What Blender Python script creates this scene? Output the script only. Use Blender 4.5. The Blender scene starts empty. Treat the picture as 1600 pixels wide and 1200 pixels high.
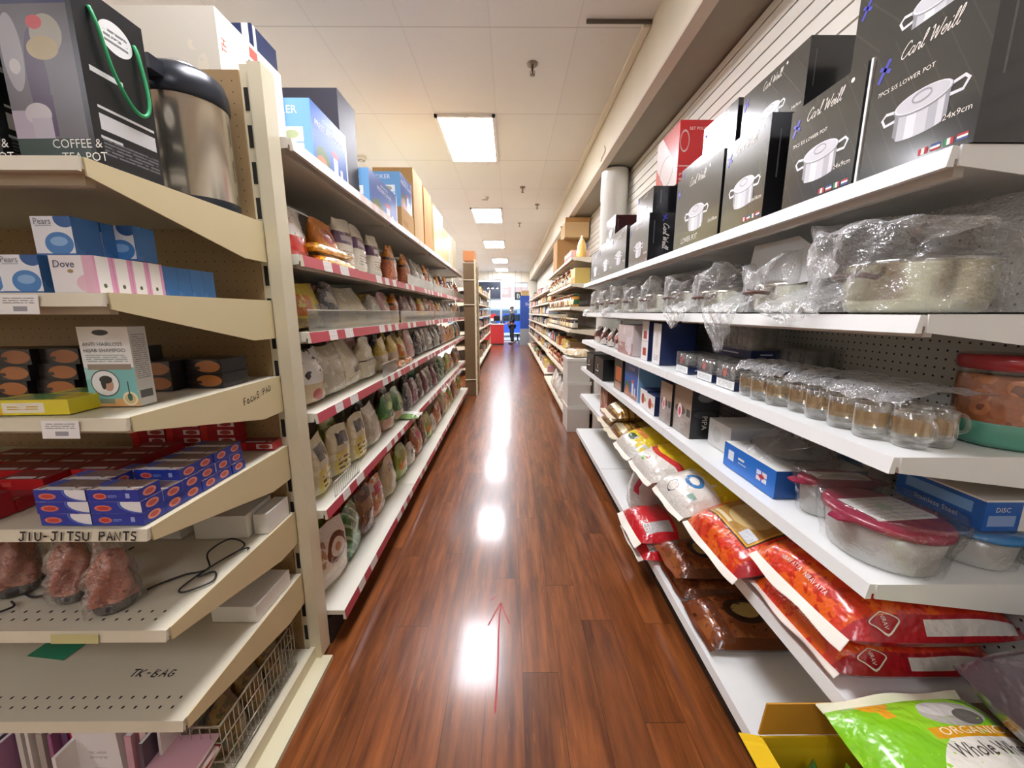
import bpy, bmesh, math, random
from mathutils import Vector, Matrix
# ---------------------------------------------------------------- camera, world, exposure
scene = bpy.context.scene
COL = scene.collection
PI = math.pi
cd = bpy.data.cameras.new('camera'); cam = bpy.data.objects.new('camera', cd); COL.objects.link(cam)
cd.sensor_width = 36.0; cd.lens = 36.0 * 605 / 1600; cd.clip_start = 0.02; cd.clip_end = 200
cam.location = (0, 0, 1.5); cam.rotation_euler = (math.radians(90 - 10.5), 0, math.radians(-0.28))
scene.camera = cam
w = bpy.data.worlds.new('world'); scene.world = w; w.use_nodes = True
w.node_tree.nodes['Background'].inputs[0].default_value = (0.80, 0.90, 1.0, 1)
w.node_tree.nodes['Background'].inputs[1].default_value = 1.6
vs = scene.view_settings
vs.view_transform = 'Standard'; vs.look = 'None'; vs.gamma = 1.0; vs.use_curve_mapping = False
vs.exposure = 0.72
LAMP = 30.0
scene.cycles.max_bounces = 8; scene.cycles.transparent_max_bounces = 24
scene.cycles.diffuse_bounces = 4; scene.cycles.glossy_bounces = 4; scene.cycles.transmission_bounces = 6
scene.cycles.caustics_reflective = False; scene.cycles.caustics_refractive = False
scene.cycles.sample_clamp_indirect = 6.0
random.seed(7)

# ---------------------------------------------------------------- materials
def lin(c):
    if isinstance(c, str):
        c = [int(c[i:i + 2], 16) / 255 for i in (0, 2, 4)]
    return tuple(x / 12.92 if x <= 0.04045 else ((x + 0.055) / 1.055) ** 2.4 for x in c[:3]) + (1,)
_M = {}
def principled(name):
    m = bpy.data.materials.new(name); m.use_nodes = True
    return m, m.node_tree.nodes['Principled BSDF'], m.node_tree
def mat(c, rough=0.5, metal=0.0, coat=0.0, spec=0.5, var=0.0, bump=0.0, bscale=30.0, name=None):
    """plain surface, with a little tonal variation and an optional fine bump"""
    k = (c if isinstance(c, str) else tuple(c), rough, metal, coat, spec, var, bump, bscale)
    if k in _M: return _M[k]
    m, b, nt = principled(name or 'surface_%d' % len(_M))
    b.inputs['Base Color'].default_value = lin(c); b.inputs['Roughness'].default_value = rough
    b.inputs['Metallic'].default_value = metal; b.inputs['Coat Weight'].default_value = coat
    b.inputs['Specular IOR Level'].default_value = spec
    if var or bump:
        tc = nt.nodes.new('ShaderNodeTexCoord'); n = nt.nodes.new('ShaderNodeTexNoise')
        n.inputs['Scale'].default_value = bscale if bump else 4.0; n.inputs['Detail'].default_value = 3
        nt.links.new(tc.outputs['Object'], n.inputs['Vector'])
        if var:
            hs = nt.nodes.new('ShaderNodeMix'); hs.data_type = 'RGBA'
            l = lin(c); hs.inputs[6].default_value = tuple(max(0, x * (1 - var)) for x in l[:3]) + (1,)
            hs.inputs[7].default_value = tuple(min(1, x * (1 + var)) for x in l[:3]) + (1,)
            nt.links.new(n.outputs[0], hs.inputs[0]); nt.links.new(hs.outputs[2], b.inputs['Base Color'])
        if bump:
            bp = nt.nodes.new('ShaderNodeBump'); bp.inputs['Strength'].default_value = bump; bp.inputs['Distance'].default_value = 0.01
            nt.links.new(n.outputs[0], bp.inputs['Height']); nt.links.new(bp.outputs[0], b.inputs['Normal'])
    _M[k] = m
    return m
def emit(c, s, name='lamp_glow'):
    k = ('e', c, s)
    if k in _M: return _M[k]
    m = bpy.data.materials.new(name); m.use_nodes = True; nt = m.node_tree; nt.nodes.clear()
    e = nt.nodes.new('ShaderNodeEmission'); e.inputs[0].default_value = lin(c); e.inputs[1].default_value = s
    o = nt.nodes.new('ShaderNodeOutputMaterial'); nt.links.new(e.outputs[0], o.inputs[0])
    _M[k] = m
    return m
class N:
    """tiny node-graph writer"""
    def __init__(s, nt): s.nt = nt
    def m(s, op, a, b=None, c=None):
        n = s.nt.nodes.new('ShaderNodeMath'); n.operation = op
        for i, x in enumerate((a, b, c)):
            if x is None: continue
            if isinstance(x, (int, float)): n.inputs[i].default_value = x
            else: s.nt.links.new(x, n.inputs[i])
        return n.outputs[0]
    def mix(s, f, a, b):
        n = s.nt.nodes.new('ShaderNodeMix'); n.data_type = 'RGBA'
        for i, x in ((0, f), (6, a), (7, b)):
            if isinstance(x, (int, float, tuple)): n.inputs[i].default_value = x
            else: s.nt.links.new(x, n.inputs[i])
        return n.outputs[2]
    def noise(s, vec, scale, detail=3.0, rough=0.5, stretch=None):
        if stretch:
            mp = s.nt.nodes.new('ShaderNodeMapping'); mp.inputs['Scale'].default_value = stretch
            s.nt.links.new(vec, mp.inputs[0]); vec = mp.outputs[0]
        n = s.nt.nodes.new('ShaderNodeTexNoise'); n.inputs['Scale'].default_value = scale
        n.inputs['Detail'].default_value = detail; n.inputs['Roughness'].default_value = rough
        s.nt.links.new(vec, n.inputs['Vector'])
        return n.outputs[0]
    def link(s, a, b): s.nt.links.new(a, b)
_A = {}
def art(key, base, shapes=(), rough=0.4, coat=0.0, bump=0.0, metal=0.0, crinkle=18):
    """printed surface: flat shapes laid over a base colour in the UV square.
    r rectangle, e ellipse, o ring, h half-plane, n blotches, v flakes, s lines of fine print, d diagonal stripes"""
    if key in _A: return _A[key]
    m, b, nt = principled('print_' + key); g = N(nt)
    uvn = nt.nodes.new('ShaderNodeUVMap'); sp = nt.nodes.new('ShaderNodeSeparateXYZ'); g.link(uvn.outputs[0], sp.inputs[0])
    U, V = sp.outputs[0], sp.outputs[1]
    tc = nt.nodes.new('ShaderNodeTexCoord')
    def box(u0, v0, u1, v1):
        a = g.m('LESS_THAN', g.m('ABSOLUTE', g.m('SUBTRACT', U, (u0 + u1) / 2)), abs(u1 - u0) / 2)
        c = g.m('LESS_THAN', g.m('ABSOLUTE', g.m('SUBTRACT', V, (v0 + v1) / 2)), abs(v1 - v0) / 2)
        return g.m('MULTIPLY', a, c)
    def ell(cu, cv, ru, rv):
        a = g.m('POWER', g.m('ABSOLUTE', g.m('DIVIDE', g.m('SUBTRACT', U, cu), ru)), 2.0)
        c = g.m('POWER', g.m('ABSOLUTE', g.m('DIVIDE', g.m('SUBTRACT', V, cv), rv)), 2.0)
        return g.m('ADD', a, c)
    c = lin(base)
    for s in shapes:
        k = s[0]; col = lin(s[-1])
        if k == 'r': f = box(*s[1:5])
        elif k == 'e': f = g.m('LESS_THAN', ell(*s[1:5]), 1.0)
        elif k == 'o': f = g.m('LESS_THAN', g.m('ABSOLUTE', g.m('SUBTRACT', ell(*s[1:5]), 1.0)), s[5])
        elif k == 'h': f = g.m('GREATER_THAN', g.m('ADD', g.m('MULTIPLY', U, s[1]), g.m('MULTIPLY', V, s[2])), s[3])
        elif k == 'n': f = g.m('GREATER_THAN', g.noise(tc.outputs['Object'], s[1]), s[2])
        elif k == 'v':
            vo = nt.nodes.new('ShaderNodeTexVoronoi'); vo.inputs['Scale'].default_value = s[1]; g.link(tc.outputs['Object'], vo.inputs['Vector'])
            f = g.m('LESS_THAN', vo.outputs['Distance'], s[2])
        elif k == 's':
            u0, v0, u1, v1, rows, wf = s[1:7]
            line = g.m('LESS_THAN', g.m('FRACT', g.m('MULTIPLY', g.m('SUBTRACT', V, v0), rows / (v1 - v0))), 0.5)
            wd = g.noise(uvn.outputs[0], 1.0, 2.0, 0.6, (wf, rows / (v1 - v0) * 0.9, 1))
            f = g.m('MULTIPLY', g.m('MULTIPLY', box(u0, v0, u1, v1), line), g.m('GREATER_THAN', wd, 0.42))
        elif k == 'd':
            f = g.m('LESS_THAN', g.m('FRACT', g.m('ADD', g.m('MULTIPLY', U, s[1]), g.m('MULTIPLY', V, s[2]))), s[3])
        c = g.mix(f, c, col)
    if isinstance(c, tuple): b.inputs['Base Color'].default_value = c
    else: g.link(c, b.inputs['Base Color'])
    b.inputs['Roughness'].default_value = rough; b.inputs['Coat Weight'].default_value = coat; b.inputs['Coat Roughness'].default_value = 0.12
    b.inputs['Metallic'].default_value = metal
    if bump:
        bp = nt.nodes.new('ShaderNodeBump'); bp.inputs['Strength'].default_value = bump; bp.inputs['Distance'].default_value = 0.012
        g.link(g.noise(tc.outputs['Object'], crinkle, 2.0, 0.55), bp.inputs['Height']); g.link(bp.outputs[0], b.inputs['Normal'])
    _A[key] = m
    return m
def film(key, tint=(0.96, 0.97, 0.95), base=0.10, gain=0.55, bump=0.6, scale=22, rough=0.12, white=0.0):
    """thin clear sheet: mostly transparent, glossy at grazing angles and on its creases"""
    if key in _A: return _A[key]
    m = bpy.data.materials.new(key); m.use_nodes = True; nt = m.node_tree; nt.nodes.clear(); g = N(nt)
    o = nt.nodes.new('ShaderNodeOutputMaterial'); mx = nt.nodes.new('ShaderNodeMixShader')
    t = nt.nodes.new('ShaderNodeBsdfTransparent'); t.inputs[0].default_value = tint + (1,)
    gl = nt.nodes.new('ShaderNodeBsdfGlossy'); gl.inputs['Roughness'].default_value = rough; gl.inputs[0].default_value = (0.95, 0.95, 0.95, 1)
    lw = nt.nodes.new('ShaderNodeLayerWeight'); lw.inputs[0].default_value = 0.35
    if bump:
        tc = nt.nodes.new('ShaderNodeTexCoord'); bp = nt.nodes.new('ShaderNodeBump')
        bp.inputs['Strength'].default_value = bump; bp.inputs['Distance'].default_value = 0.02
        g.link(g.noise(tc.outputs['Object'], scale, 3.0, 0.6), bp.inputs['Height'])
        for q in (gl, lw): g.link(bp.outputs[0], q.inputs['Normal'])
    f = g.m('MINIMUM', g.m('ADD', g.m('MULTIPLY', lw.outputs['Facing'], gain), base), 1.0)
    g.link(f, mx.inputs[0]); g.link(t.outputs[0], mx.inputs[1]); out = gl.outputs[0]
    if white:
        df = nt.nodes.new('ShaderNodeBsdfTranslucent'); d2 = nt.nodes.new('ShaderNodeBsdfDiffuse'); d2.inputs[0].default_value = (0.85, 0.85, 0.83, 1)
        df.inputs[0].default_value = (0.85, 0.85, 0.83, 1)
        ad = nt.nodes.new('ShaderNodeMixShader'); ad.inputs[0].default_value = 0.4; g.link(d2.outputs[0], ad.inputs[1]); g.link(df.outputs[0], ad.inputs[2])
        m3 = nt.nodes.new('ShaderNodeMixShader'); m3.inputs[0].default_value = white; g.link(out, m3.inputs[1]); g.link(ad.outputs[0], m3.inputs[2]); out = m3.outputs[0]
    g.link(out, mx.inputs[2]); g.link(mx.outputs[0], o.inputs[0])
    _A[key] = m
    return m

# ---------------------------------------------------------------- mesh builder
class G:
    def __init__(s): s.v = []; s.f = []; s.mi = []; s.uv = []; s.mats = []; s.sm = []
    def k(s, m):
        if m not in s.mats: s.mats.append(m)
        return s.mats.index(m)
    def face(s, pts, m, uv=None, smooth=False):
        i = len(s.v); s.v += [tuple(p) for p in pts]; n = len(pts)
        s.f.append(tuple(range(i, i + n))); s.mi.append(s.k(m)); s.sm.append(smooth)
        s.uv.append(uv or ([(0, 0), (1, 0), (1, 1), (0, 1)] if n == 4 else [(0, 0)] * n))
        return s
    def box(s, x0, x1, y0, y1, z0, z1, m, front=None, right=None, left=None, top=None, back=None, bottom=None):
        P = lambda x, y, z: (x, y, z)
        s.face([P(x0, y0, z0), P(x1, y0, z0), P(x1, y0, z1), P(x0, y0, z1)], front or m)
        s.face([P(x1, y0, z0), P(x1, y1, z0), P(x1, y1, z1), P(x1, y0, z1)], right or m)
        s.face([P(x1, y1, z0), P(x0, y1, z0), P(x0, y1, z1), P(x1, y1, z1)], back or m)
        s.face([P(x0, y1, z0), P(x0, y0, z0), P(x0, y0, z1), P(x0, y1, z1)], left or m)
        s.face([P(x0, y0, z1), P(x1, y0, z1), P(x1, y1, z1), P(x0, y1, z1)], top or m)
        s.face([P(x0, y1, z0), P(x1, y1, z0), P(x1, y0, z0), P(x0, y0, z0)], bottom or m)
        return s
    def grid(s, fn, nu, nv, m, closed=False, smooth=True, flip=False):
        """shared-vertex sheet fn(u, v), u and v in 0..1"""
        i0 = len(s.v); cols = nu if closed else nu + 1
        for j in range(nv + 1):
            for i in range(cols): s.v.append(tuple(fn(i / nu, j / nv)))
        for j in range(nv):
            for i in range(nu):
                a = i0 + j * cols + i; b = i0 + j * cols + (i + 1) % cols
                q = (a, b, b + cols, a + cols); uv = [(i / nu, j / nv), ((i + 1) / nu, j / nv), ((i + 1) / nu, (j + 1) / nv), (i / nu, (j + 1) / nv)]
                if flip: q = q[::-1]; uv = uv[::-1]
                s.f.append(q); s.uv.append(uv); s.mi.append(s.k(m(i / nu, j / nv) if callable(m) else m)); s.sm.append(smooth)
        return s
    def lathe(s, prof, m, n=20, c=(0, 0), sx=1.0, sy=1.0, smooth=True):
        """prof: [(r, z) or (r, z, material)] from the bottom up"""
        i0 = len(s.v)
        for p in prof:
            for a in range(n):
                t = 2 * PI * a / n; s.v.append((c[0] + p[0] * sx * math.cos(t), c[1] + p[0] * sy * math.sin(t), p[1]))
        for j in range(len(prof) - 1):
            mm = prof[j + 1][2] if len(prof[j + 1]) > 2 else m
            for a in range(n):
                b = (a + 1) % n
                s.f.append((i0 + j * n + a, i0 + j * n + b, i0 + (j + 1) * n + b, i0 + (j + 1) * n + a)); s.mi.append(s.k(mm)); s.sm.append(smooth)
                h = len(prof) - 1
                s.uv.append([(a / n, j / h), ((a + 1) / n, j / h), ((a + 1) / n, (j + 1) / h), (a / n, (j + 1) / h)])
        return s
    def tube(s, pts, r, m, n=6, smooth=True, cap=True):
        pts = [Vector(p) for p in pts]; i0 = len(s.v); up = Vector((0.13, 0.21, 0.97)).normalized(); prev = None
        for j, p in enumerate(pts):
            d = (pts[min(j + 1, len(pts) - 1)] - pts[max(j - 1, 0)]).normalized()
            a = (prev - d * prev.dot(d)) if prev else up.cross(d)
            if a.length < 1e-4: a = Vector((1, 0, 0)).cross(d)
            a.normalize(); prev = a; b = d.cross(a); rr = r[j] if isinstance(r, (list, tuple)) else r
            for k in range(n):
                t = 2 * PI * k / n; s.v.append(tuple(p + (a * math.cos(t) + b * math.sin(t)) * rr))
        for j in range(len(pts) - 1):
            for k in range(n):
                q = (k + 1) % n; s.f.append((i0 + j * n + k, i0 + j * n + q, i0 + (j + 1) * n + q, i0 + (j + 1) * n + k))
                s.mi.append(s.k(m)); s.sm.append(smooth); s.uv.append([(0, 0)] * 4)
        if cap:
            for e in (0, len(pts) - 1):
                q = tuple(i0 + e * n + k for k in range(n)); s.f.append(q[::-1] if e == 0 else q); s.mi.append(s.k(m)); s.sm.append(False); s.uv.append([(0, 0)] * n)
        return s
    def prism(s, poly, axis, a0, a1, m):
        """extrude a 2-D outline along an axis ('x': poly in (y, z); 'y': poly in (x, z); 'z': poly in (x, y))"""
        f = {'x': lambda p, t: (t, p[0], p[1]), 'y': lambda p, t: (p[0], t, p[1]), 'z': lambda p, t: (p[0], p[1], t)}[axis]
        n = len(poly)
        s.face([f(p, a0) for p in poly][::-1], m); s.face([f(p, a1) for p in poly], m)
        for i in range(n):
            j = (i + 1) % n; s.face([f(poly[i], a0), f(poly[j], a0), f(poly[j], a1), f(poly[i], a1)], m)
        return s
    def decal(s, vf, mp, m):
        vs_, fs = vf; i0 = len(s.v); s.v += [tuple(mp(x, y)) for x, y in vs_]
        for q in fs:
            s.f.append(tuple(i0 + i for i in q)); s.mi.append(s.k(m)); s.sm.append(False); s.uv.append([(0, 0)] * len(q))
        return s
    def mesh(s, name):
        me = bpy.data.meshes.new(name); me.from_pydata(s.v, [], s.f)
        for m in s.mats: me.materials.append(m)
        me.polygons.foreach_set('material_index', s.mi); me.polygons.foreach_set('use_smooth', s.sm)
        u = me.uv_layers.new(name='UVMap'); flat = []
        for q in s.uv:
            for p in q: flat += [p[0], p[1]]
        u.data.foreach_set('uv', flat); me.update()
        return me
    def build(s, name, parent=None, loc=(0, 0, 0), rot=(0, 0, 0), label=None):
        o = bpy.data.objects.new(name, s.mesh(name)); COL.objects.link(o)
        o.location = loc; o.rotation_euler = rot if isinstance(rot, (tuple, list)) else (0, 0, rot)
        if parent: o.parent = parent
        if label: o['label'] = label
        return o
def tag(o, label, cat, group=None, kind=None):
    o['label'] = label; o['category'] = cat
    if group: o['group'] = group
    if kind: o['kind'] = kind
    return o
def thing(name, label, cat, loc=(0, 0, 0), rz=0.0, group=None):
    o = bpy.data.objects.new(name, None); COL.objects.link(o); o.empty_display_size = 0.05
    o.location = loc; o.rotation_euler = rz if isinstance(rz, (tuple, list)) else (0, 0, rz)
    return tag(o, label, cat, group)
def dup(root, loc=None, rz=None, label=None, group=None):
    def cp(o, par):
        c = o.copy(); COL.objects.link(c)
        if par: c.parent = par
        for ch in o.children: cp(ch, c)
        return c
    r = cp(root, None)
    if loc is not None: r.location = loc
    if rz is not None: r.rotation_euler = rz if isinstance(rz, (tuple, list)) else (0, 0, rz)
    if label: r['label'] = label
    if group: r['group'] = group
    return r
def structure(o): o['kind'] = 'structure'; return o
ORD = ('first second third fourth fifth sixth seventh eighth ninth tenth eleventh twelfth thirteenth fourteenth fifteenth sixteenth seventeenth eighteenth nineteenth').split()
TENS = ['twentieth', 'thirtieth', 'fortieth', 'fiftieth', 'sixtieth']; TN = ['twenty', 'thirty', 'forty', 'fifty', 'sixty']
def nth(i):
    if i < 19: return ORD[i]
    t, u = divmod(i + 1, 10); return TENS[t - 2] if u == 0 else TN[t - 2] + '-' + ORD[u - 1]

# ---------------------------------------------------------------- lettering
_T = {}
def text(s, size, shear=0.0, align='L', sx=1.0, fine=False):
    k = (s, shear, align, sx)
    if k not in _T:
        c = bpy.data.curves.new('lettering', 'FONT'); c.body = s; c.size = 1.0; c.shear = shear; c.resolution_u = 2
        o = bpy.data.objects.new('lettering', c); me = bpy.data.meshes.new_from_object(o)
        v = [(p.co.x * sx, p.co.y) for p in me.vertices]; f = [tuple(q.vertices) for q in me.polygons]
        bpy.data.objects.remove(o); bpy.data.curves.remove(c); bpy.data.meshes.remove(me)
        x0 = min(p[0] for p in v); x1 = max(p[0] for p in v); d = {'L': 0, 'C': (x0 + x1) / 2, 'R': x1}[align]
        _T[k] = ([(x - d, y) for x, y in v], f, x1 - x0)
    v, f, wd = _T[k]
    return [(x * size, y * size) for x, y in v], f
def rot2(vf, a, dx=0.0, dy=0.0):
    c, s_ = math.cos(a), math.sin(a); return [(x * c - y * s_ + dx, x * s_ + y * c + dy) for x, y in vf[0]], vf[1]
def shift(vf, dx, dy): return rot2(vf, 0, dx, dy)
def spline(p, n=6):
    out = []
    for i in range(len(p) - 1):
        a, b, c, d = p[max(i - 1, 0)], p[i], p[i + 1], p[min(i + 2, len(p) - 1)]
        for k in range(n):
            t = k / n
            out.append(tuple(0.5 * (2 * b[q] + (c[q] - a[q]) * t + (2 * a[q] - 5 * b[q] + 4 * c[q] - d[q]) * t * t + (3 * b[q] - a[q] - 3 * c[q] + d[q]) * t ** 3) for q in range(len(b))))
    return out + [tuple(p[-1])]
def ribbon(pts, wd):
    v = []; f = []
    for i, p in enumerate(pts):
        a = pts[max(i - 1, 0)]; b = pts[min(i + 1, len(pts) - 1)]; dx, dy = b[0] - a[0], b[1] - a[1]; l = math.hypot(dx, dy) or 1
        nx, ny = -dy / l * wd / 2, dx / l * wd / 2; v += [(p[0] + nx, p[1] + ny), (p[0] - nx, p[1] - ny)]
        if i: f.append((2 * i - 2, 2 * i - 1, 2 * i + 1, 2 * i))
    return v, f
def join2(*vfs):
    v = []; f = []
    for a, b in vfs: f += [tuple(i + len(v) for i in q) for q in b]; v += a
    return v, f
CUR = {'C': ([[(1.2, 1.6), (1.05, 1.95), (.65, 1.85), (.25, 1.2), (.15, .5), (.5, .02), (1.0, .25), (1.35, .6)]], 1.25),
       'a': ([[(.75, .8), (.45, 1), (.15, .6), (.15, .2), (.4, 0), (.7, .4), (.8, .95), (.75, .3), (.9, .02), (1.1, .3)]], 1.0),
       'r': ([[(0, .3), (.25, .95), (.32, 1.0), (.38, .85), (.6, .9), (.55, .3), (.7, .02), (.9, .3)]], .8),
       'l': ([[(0, .3), (.4, 1.2), (.5, 1.95), (.35, 2.1), (.22, 1.5), (.2, .3), (.4, 0), (.6, .3)]], .58),
       'W': ([[(0, 1.7), (.25, 1.95), (.35, 1.2), (.4, .1), (.9, 1.5), (.98, .1), (1.3, .8), (1.6, 2)]], 1.6),
       'e': ([[(.1, .4), (.6, .7), (.5, 1), (.2, .8), (.15, .3), (.45, 0), (.8, .35)]], .75),
       'i': ([[(0, .3), (.3, 1), (.28, .2), (.45, 0), (.65, .3)], [(.42, 1.35), (.48, 1.5)]], .6), ' ': ([], .55),
       'R': ([[(0.1, .2), (.3, .05), (.5, .2), (.3, .35), (.1, .2)]], .5)}
def cursive(s, size, wd=0.13, shear=0.3):
    out = []; x = 0
    for ch in s:
        g, adv = CUR[ch]
        for st in g: out.append(ribbon([(p[0] + x + p[1] * shear, p[1]) for p in spline(st, 4)], wd))
        x += adv
    v, f = join2(*out); return [(a * size, b * size) for a, b in v], f
PEN = {'J': [[(.1, 1), (.8, 1)], [(.5, 1), (.5, .15), (.2, 0), (0, .25)]], 'I': [[(.3, 1), (.3, 0)]], 'U': [[(0, 1), (.05, .2), (.35, 0), (.65, .2), (.7, 1)]], '-': [[(.05, .5), (.5, .5)]],
       'T': [[(0, 1), (.8, 1)], [(.4, 1), (.4, 0)]], 'S': [[(.65, .95), (.2, 1), (.1, .65), (.6, .4), (.5, .02), (0, .08)]], 'P': [[(.05, 0), (.1, 1), (.6, .95), (.65, .6), (.1, .5)]], 'A': [[(0, 0), (.35, 1), (.7, 0)], [(.12, .4), (.6, .4)]],
       'N': [[(0, 0), (0, 1), (.6, 0), (.65, 1)]], 'F': [[(.1, 0), (.05, 1), (.65, 1.05)], [(.08, .55), (.5, .6)]], 'O': [[(.35, .7), (.05, .5), (.1, .1), (.4, 0), (.6, .3), (.35, .7)]], 'C': [[(.6, .6), (.3, .7), (.05, .3), (.3, 0), (.6, .12)]],
       'u': [[(0, .6), (.05, .1), (.35, .05), (.45, .6), (.5, .05)]], 's': [[(.45, .6), (.1, .55), (.35, .3), (.3, 0), (0, .05)]], 'D': [[(.05, 0), (.1, 1), (.6, .75), (.65, .25), (.05, 0)]], 'K': [[(0, 0), (.05, 1)], [(.6, 1), (.08, .45), (.65, 0)]],
       'B': [[(0, 0), (.05, 1), (.55, .85), (.1, .5), (.6, .3), (.45, 0), (0, 0)]], 'G': [[(.6, .85), (.2, .95), (.05, .3), (.3, 0), (.65, .2), (.65, .45), (.35, .45)]], ' ': []}
def pen(s, size, wd=0.12, sl=0.0):
    out = []; x = 0
    for ch in s:
        for st in PEN[ch]: out.append(ribbon([(p[0] + x, p[1] + sl * (p[0] + x)) for p in st], wd))
        x += 0.95
    v, f = join2(*out); return [(a * size, b * size) for a, b in v], f
def poly2(pts): return list(pts), [tuple(range(len(pts)))]
def ell2(cx, cy, rx, ry, n=24): return poly2([(cx + rx * math.cos(2 * PI * i / n), cy + ry * math.sin(2 * PI * i / n)) for i in range(n)])
def ring2(cx, cy, rx, ry, wd, n=24, a0=0.0, a1=2 * PI):
    return ribbon([(cx + rx * math.cos(a0 + (a1 - a0) * i / n), cy + ry * math.sin(a0 + (a1 - a0) * i / n)) for i in range(n + 1)], wd)
def rect2(x0, y0, x1, y1): return poly2([(x0, y0), (x1, y0), (x1, y1), (x0, y1)])

# ---------------------------------------------------------------- shared colours
WHITE = mat('eef0ec', 0.35, var=0.03); CREAM = mat('d9d0b2', 0.4, var=0.05); CREAMD = mat('cdbf95', 0.42, var=0.06)
BLACK = mat('17181a', 0.35); CARD = mat('b48a55', 0.8, var=0.08); CARD2 = mat('c9a877', 0.8, var=0.08); STEEL = mat('c9c7c2', 0.22, 1.0)
PAPER = mat('f2f2ee', 0.6); DARKHOLE = mat('1b1813', 0.8); INK = mat('121214', 0.6)
GLASS = film('clear_glass', (0.95, 0.96, 0.95), 0.10, 0.75, 0.0, rough=0.05, white=0.3)  # white diffuse mixed in, imitating the glass's internal reflections
WRAP = film('plastic_wrap', (0.98, 0.985, 0.98), 0.17, 0.6, 0.9, 30, 0.18, 0.6)
def pegboard(c, axes, pitch=0.0254, r=0.09, name='pegboard', hole='2a2722'):
    """board with rows of round punched holes"""
    m, b, nt = principled(name); g = N(nt); tc = nt.nodes.new('ShaderNodeTexCoord'); sp = nt.nodes.new('ShaderNodeSeparateXYZ'); g.link(tc.outputs['Object'], sp.inputs[0])
    d = None
    for a in axes:
        f = g.m('SUBTRACT', g.m('FRACT', g.m('DIVIDE', g.m('ADD', sp.outputs['XYZ'.index(a)], 10.0), pitch)), 0.5); q = g.m('MULTIPLY', f, f); d = q if d is None else g.m('ADD', d, q)
    msk = g.m('LESS_THAN', d, r * r)
    vr = g.noise(tc.outputs['Object'], 3.0); l = lin(c)
    cc = g.mix(vr, tuple(x * 0.92 for x in l[:3]) + (1,), tuple(min(1, x * 1.08) for x in l[:3]) + (1,))
    g.link(g.mix(msk, cc, lin(hole)), b.inputs['Base Color']); b.inputs['Roughness'].default_value = 0.55
    return m
# ---------------------------------------------------------------- room
XW, XL, YB, YF, ZC = 1.34, -6.5, -3.5, 19.7, 3.45
def wood_floor():
    m, b, nt = principled('plank_floor'); g = N(nt); tc = nt.nodes.new('ShaderNodeTexCoord'); sp = nt.nodes.new('ShaderNodeSeparateXYZ'); o = tc.outputs['Object']; g.link(o, sp.inputs[0])
    X, Y = sp.outputs[0], sp.outputs[1]
    pw, pl = 0.15, 1.25
    cx = g.m('DIVIDE', g.m('ADD', X, 20.05), pw); ix = g.m('FLOOR', cx); fx = g.m('FRACT', cx)
    off = g.m('FRACT', g.m('MULTIPLY', g.m('SINE', g.m('MULTIPLY', ix, 12.9898)), 43758.5))
    cy = g.m('ADD', g.m('DIVIDE', g.m('ADD', Y, 20.0), pl), off); iy = g.m('FLOOR', cy); fy = g.m('FRACT', cy)
    rnd = g.m('FRACT', g.m('MULTIPLY', g.m('SINE', g.m('ADD', g.m('MULTIPLY', ix, 7.13), g.m('MULTIPLY', iy, 31.7))), 9173.3))
    cb = nt.nodes.new('ShaderNodeCombineXYZ')
    g.link(g.m('ADD', X, g.m('MULTIPLY', rnd, 3.0)), cb.inputs[0]); g.link(g.m('ADD', Y, g.m('MULTIPLY', rnd, 9.0)), cb.inputs[1])
    grain = g.noise(cb.outputs[0], 1.0, 5.0, 0.62, (26, 2.2, 1)); streak = g.noise(cb.outputs[0], 1.0, 3.0, 0.55, (11, 1.1, 1)); fleck = g.noise(cb.outputs[0], 1.0, 4.0, 0.7, (50, 4, 1))
    c = g.mix(g.m('MULTIPLY', g.m('SUBTRACT', grain, 0.25), 1.9), lin('4a210e'), lin('9a5a2c'))
    s2 = nt.nodes.new('ShaderNodeMapRange'); s2.inputs[1].default_value = 0.5; s2.inputs[2].default_value = 0.72; g.link(streak, s2.inputs[0])
    c = g.mix(g.m('MULTIPLY', s2.outputs[0], 0.62), c, lin('34160a'))
    s3 = nt.nodes.new('ShaderNodeMapRange'); s3.inputs[1].default_value = 0.6; s3.inputs[2].default_value = 0.75; g.link(fleck, s3.inputs[0])
    c = g.mix(g.m('MULTIPLY', s3.outputs[0], 0.4), c, lin('c47a34'))
    tone = nt.nodes.new('ShaderNodeHueSaturation'); tone.inputs['Value'].default_value = 1
    g.link(g.m('ADD', 0.8, g.m('MULTIPLY', rnd, 0.4)), tone.inputs['Value']); g.link(c, tone.inputs['Color'])
    jx = g.m('LESS_THAN', fx, 0.014); jy = g.m('LESS_THAN', fy, 0.0022)
    c = g.mix(g.m('MULTIPLY', g.m('MAXIMUM', jx, jy), 0.75), tone.outputs[0], lin('1c0a05'))
    g.link(c, b.inputs['Base Color'])
    b.inputs['Roughness'].default_value = 0.29; b.inputs['Specular IOR Level'].default_value = 0.35; b.inputs['Coat Weight'].default_value = 0.42; b.inputs['Coat Roughness'].default_value = 0.12
    bp = nt.nodes.new('ShaderNodeBump'); bp.inputs['Strength'].default_value = 0.03; bp.inputs['Distance'].default_value = 0.003
    g.link(g.noise(o, 1.0, 3.0, 0.5, (14, 3, 1)), bp.inputs['Height']); g.link(bp.outputs[0], b.inputs['Normal'])
    return m
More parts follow.
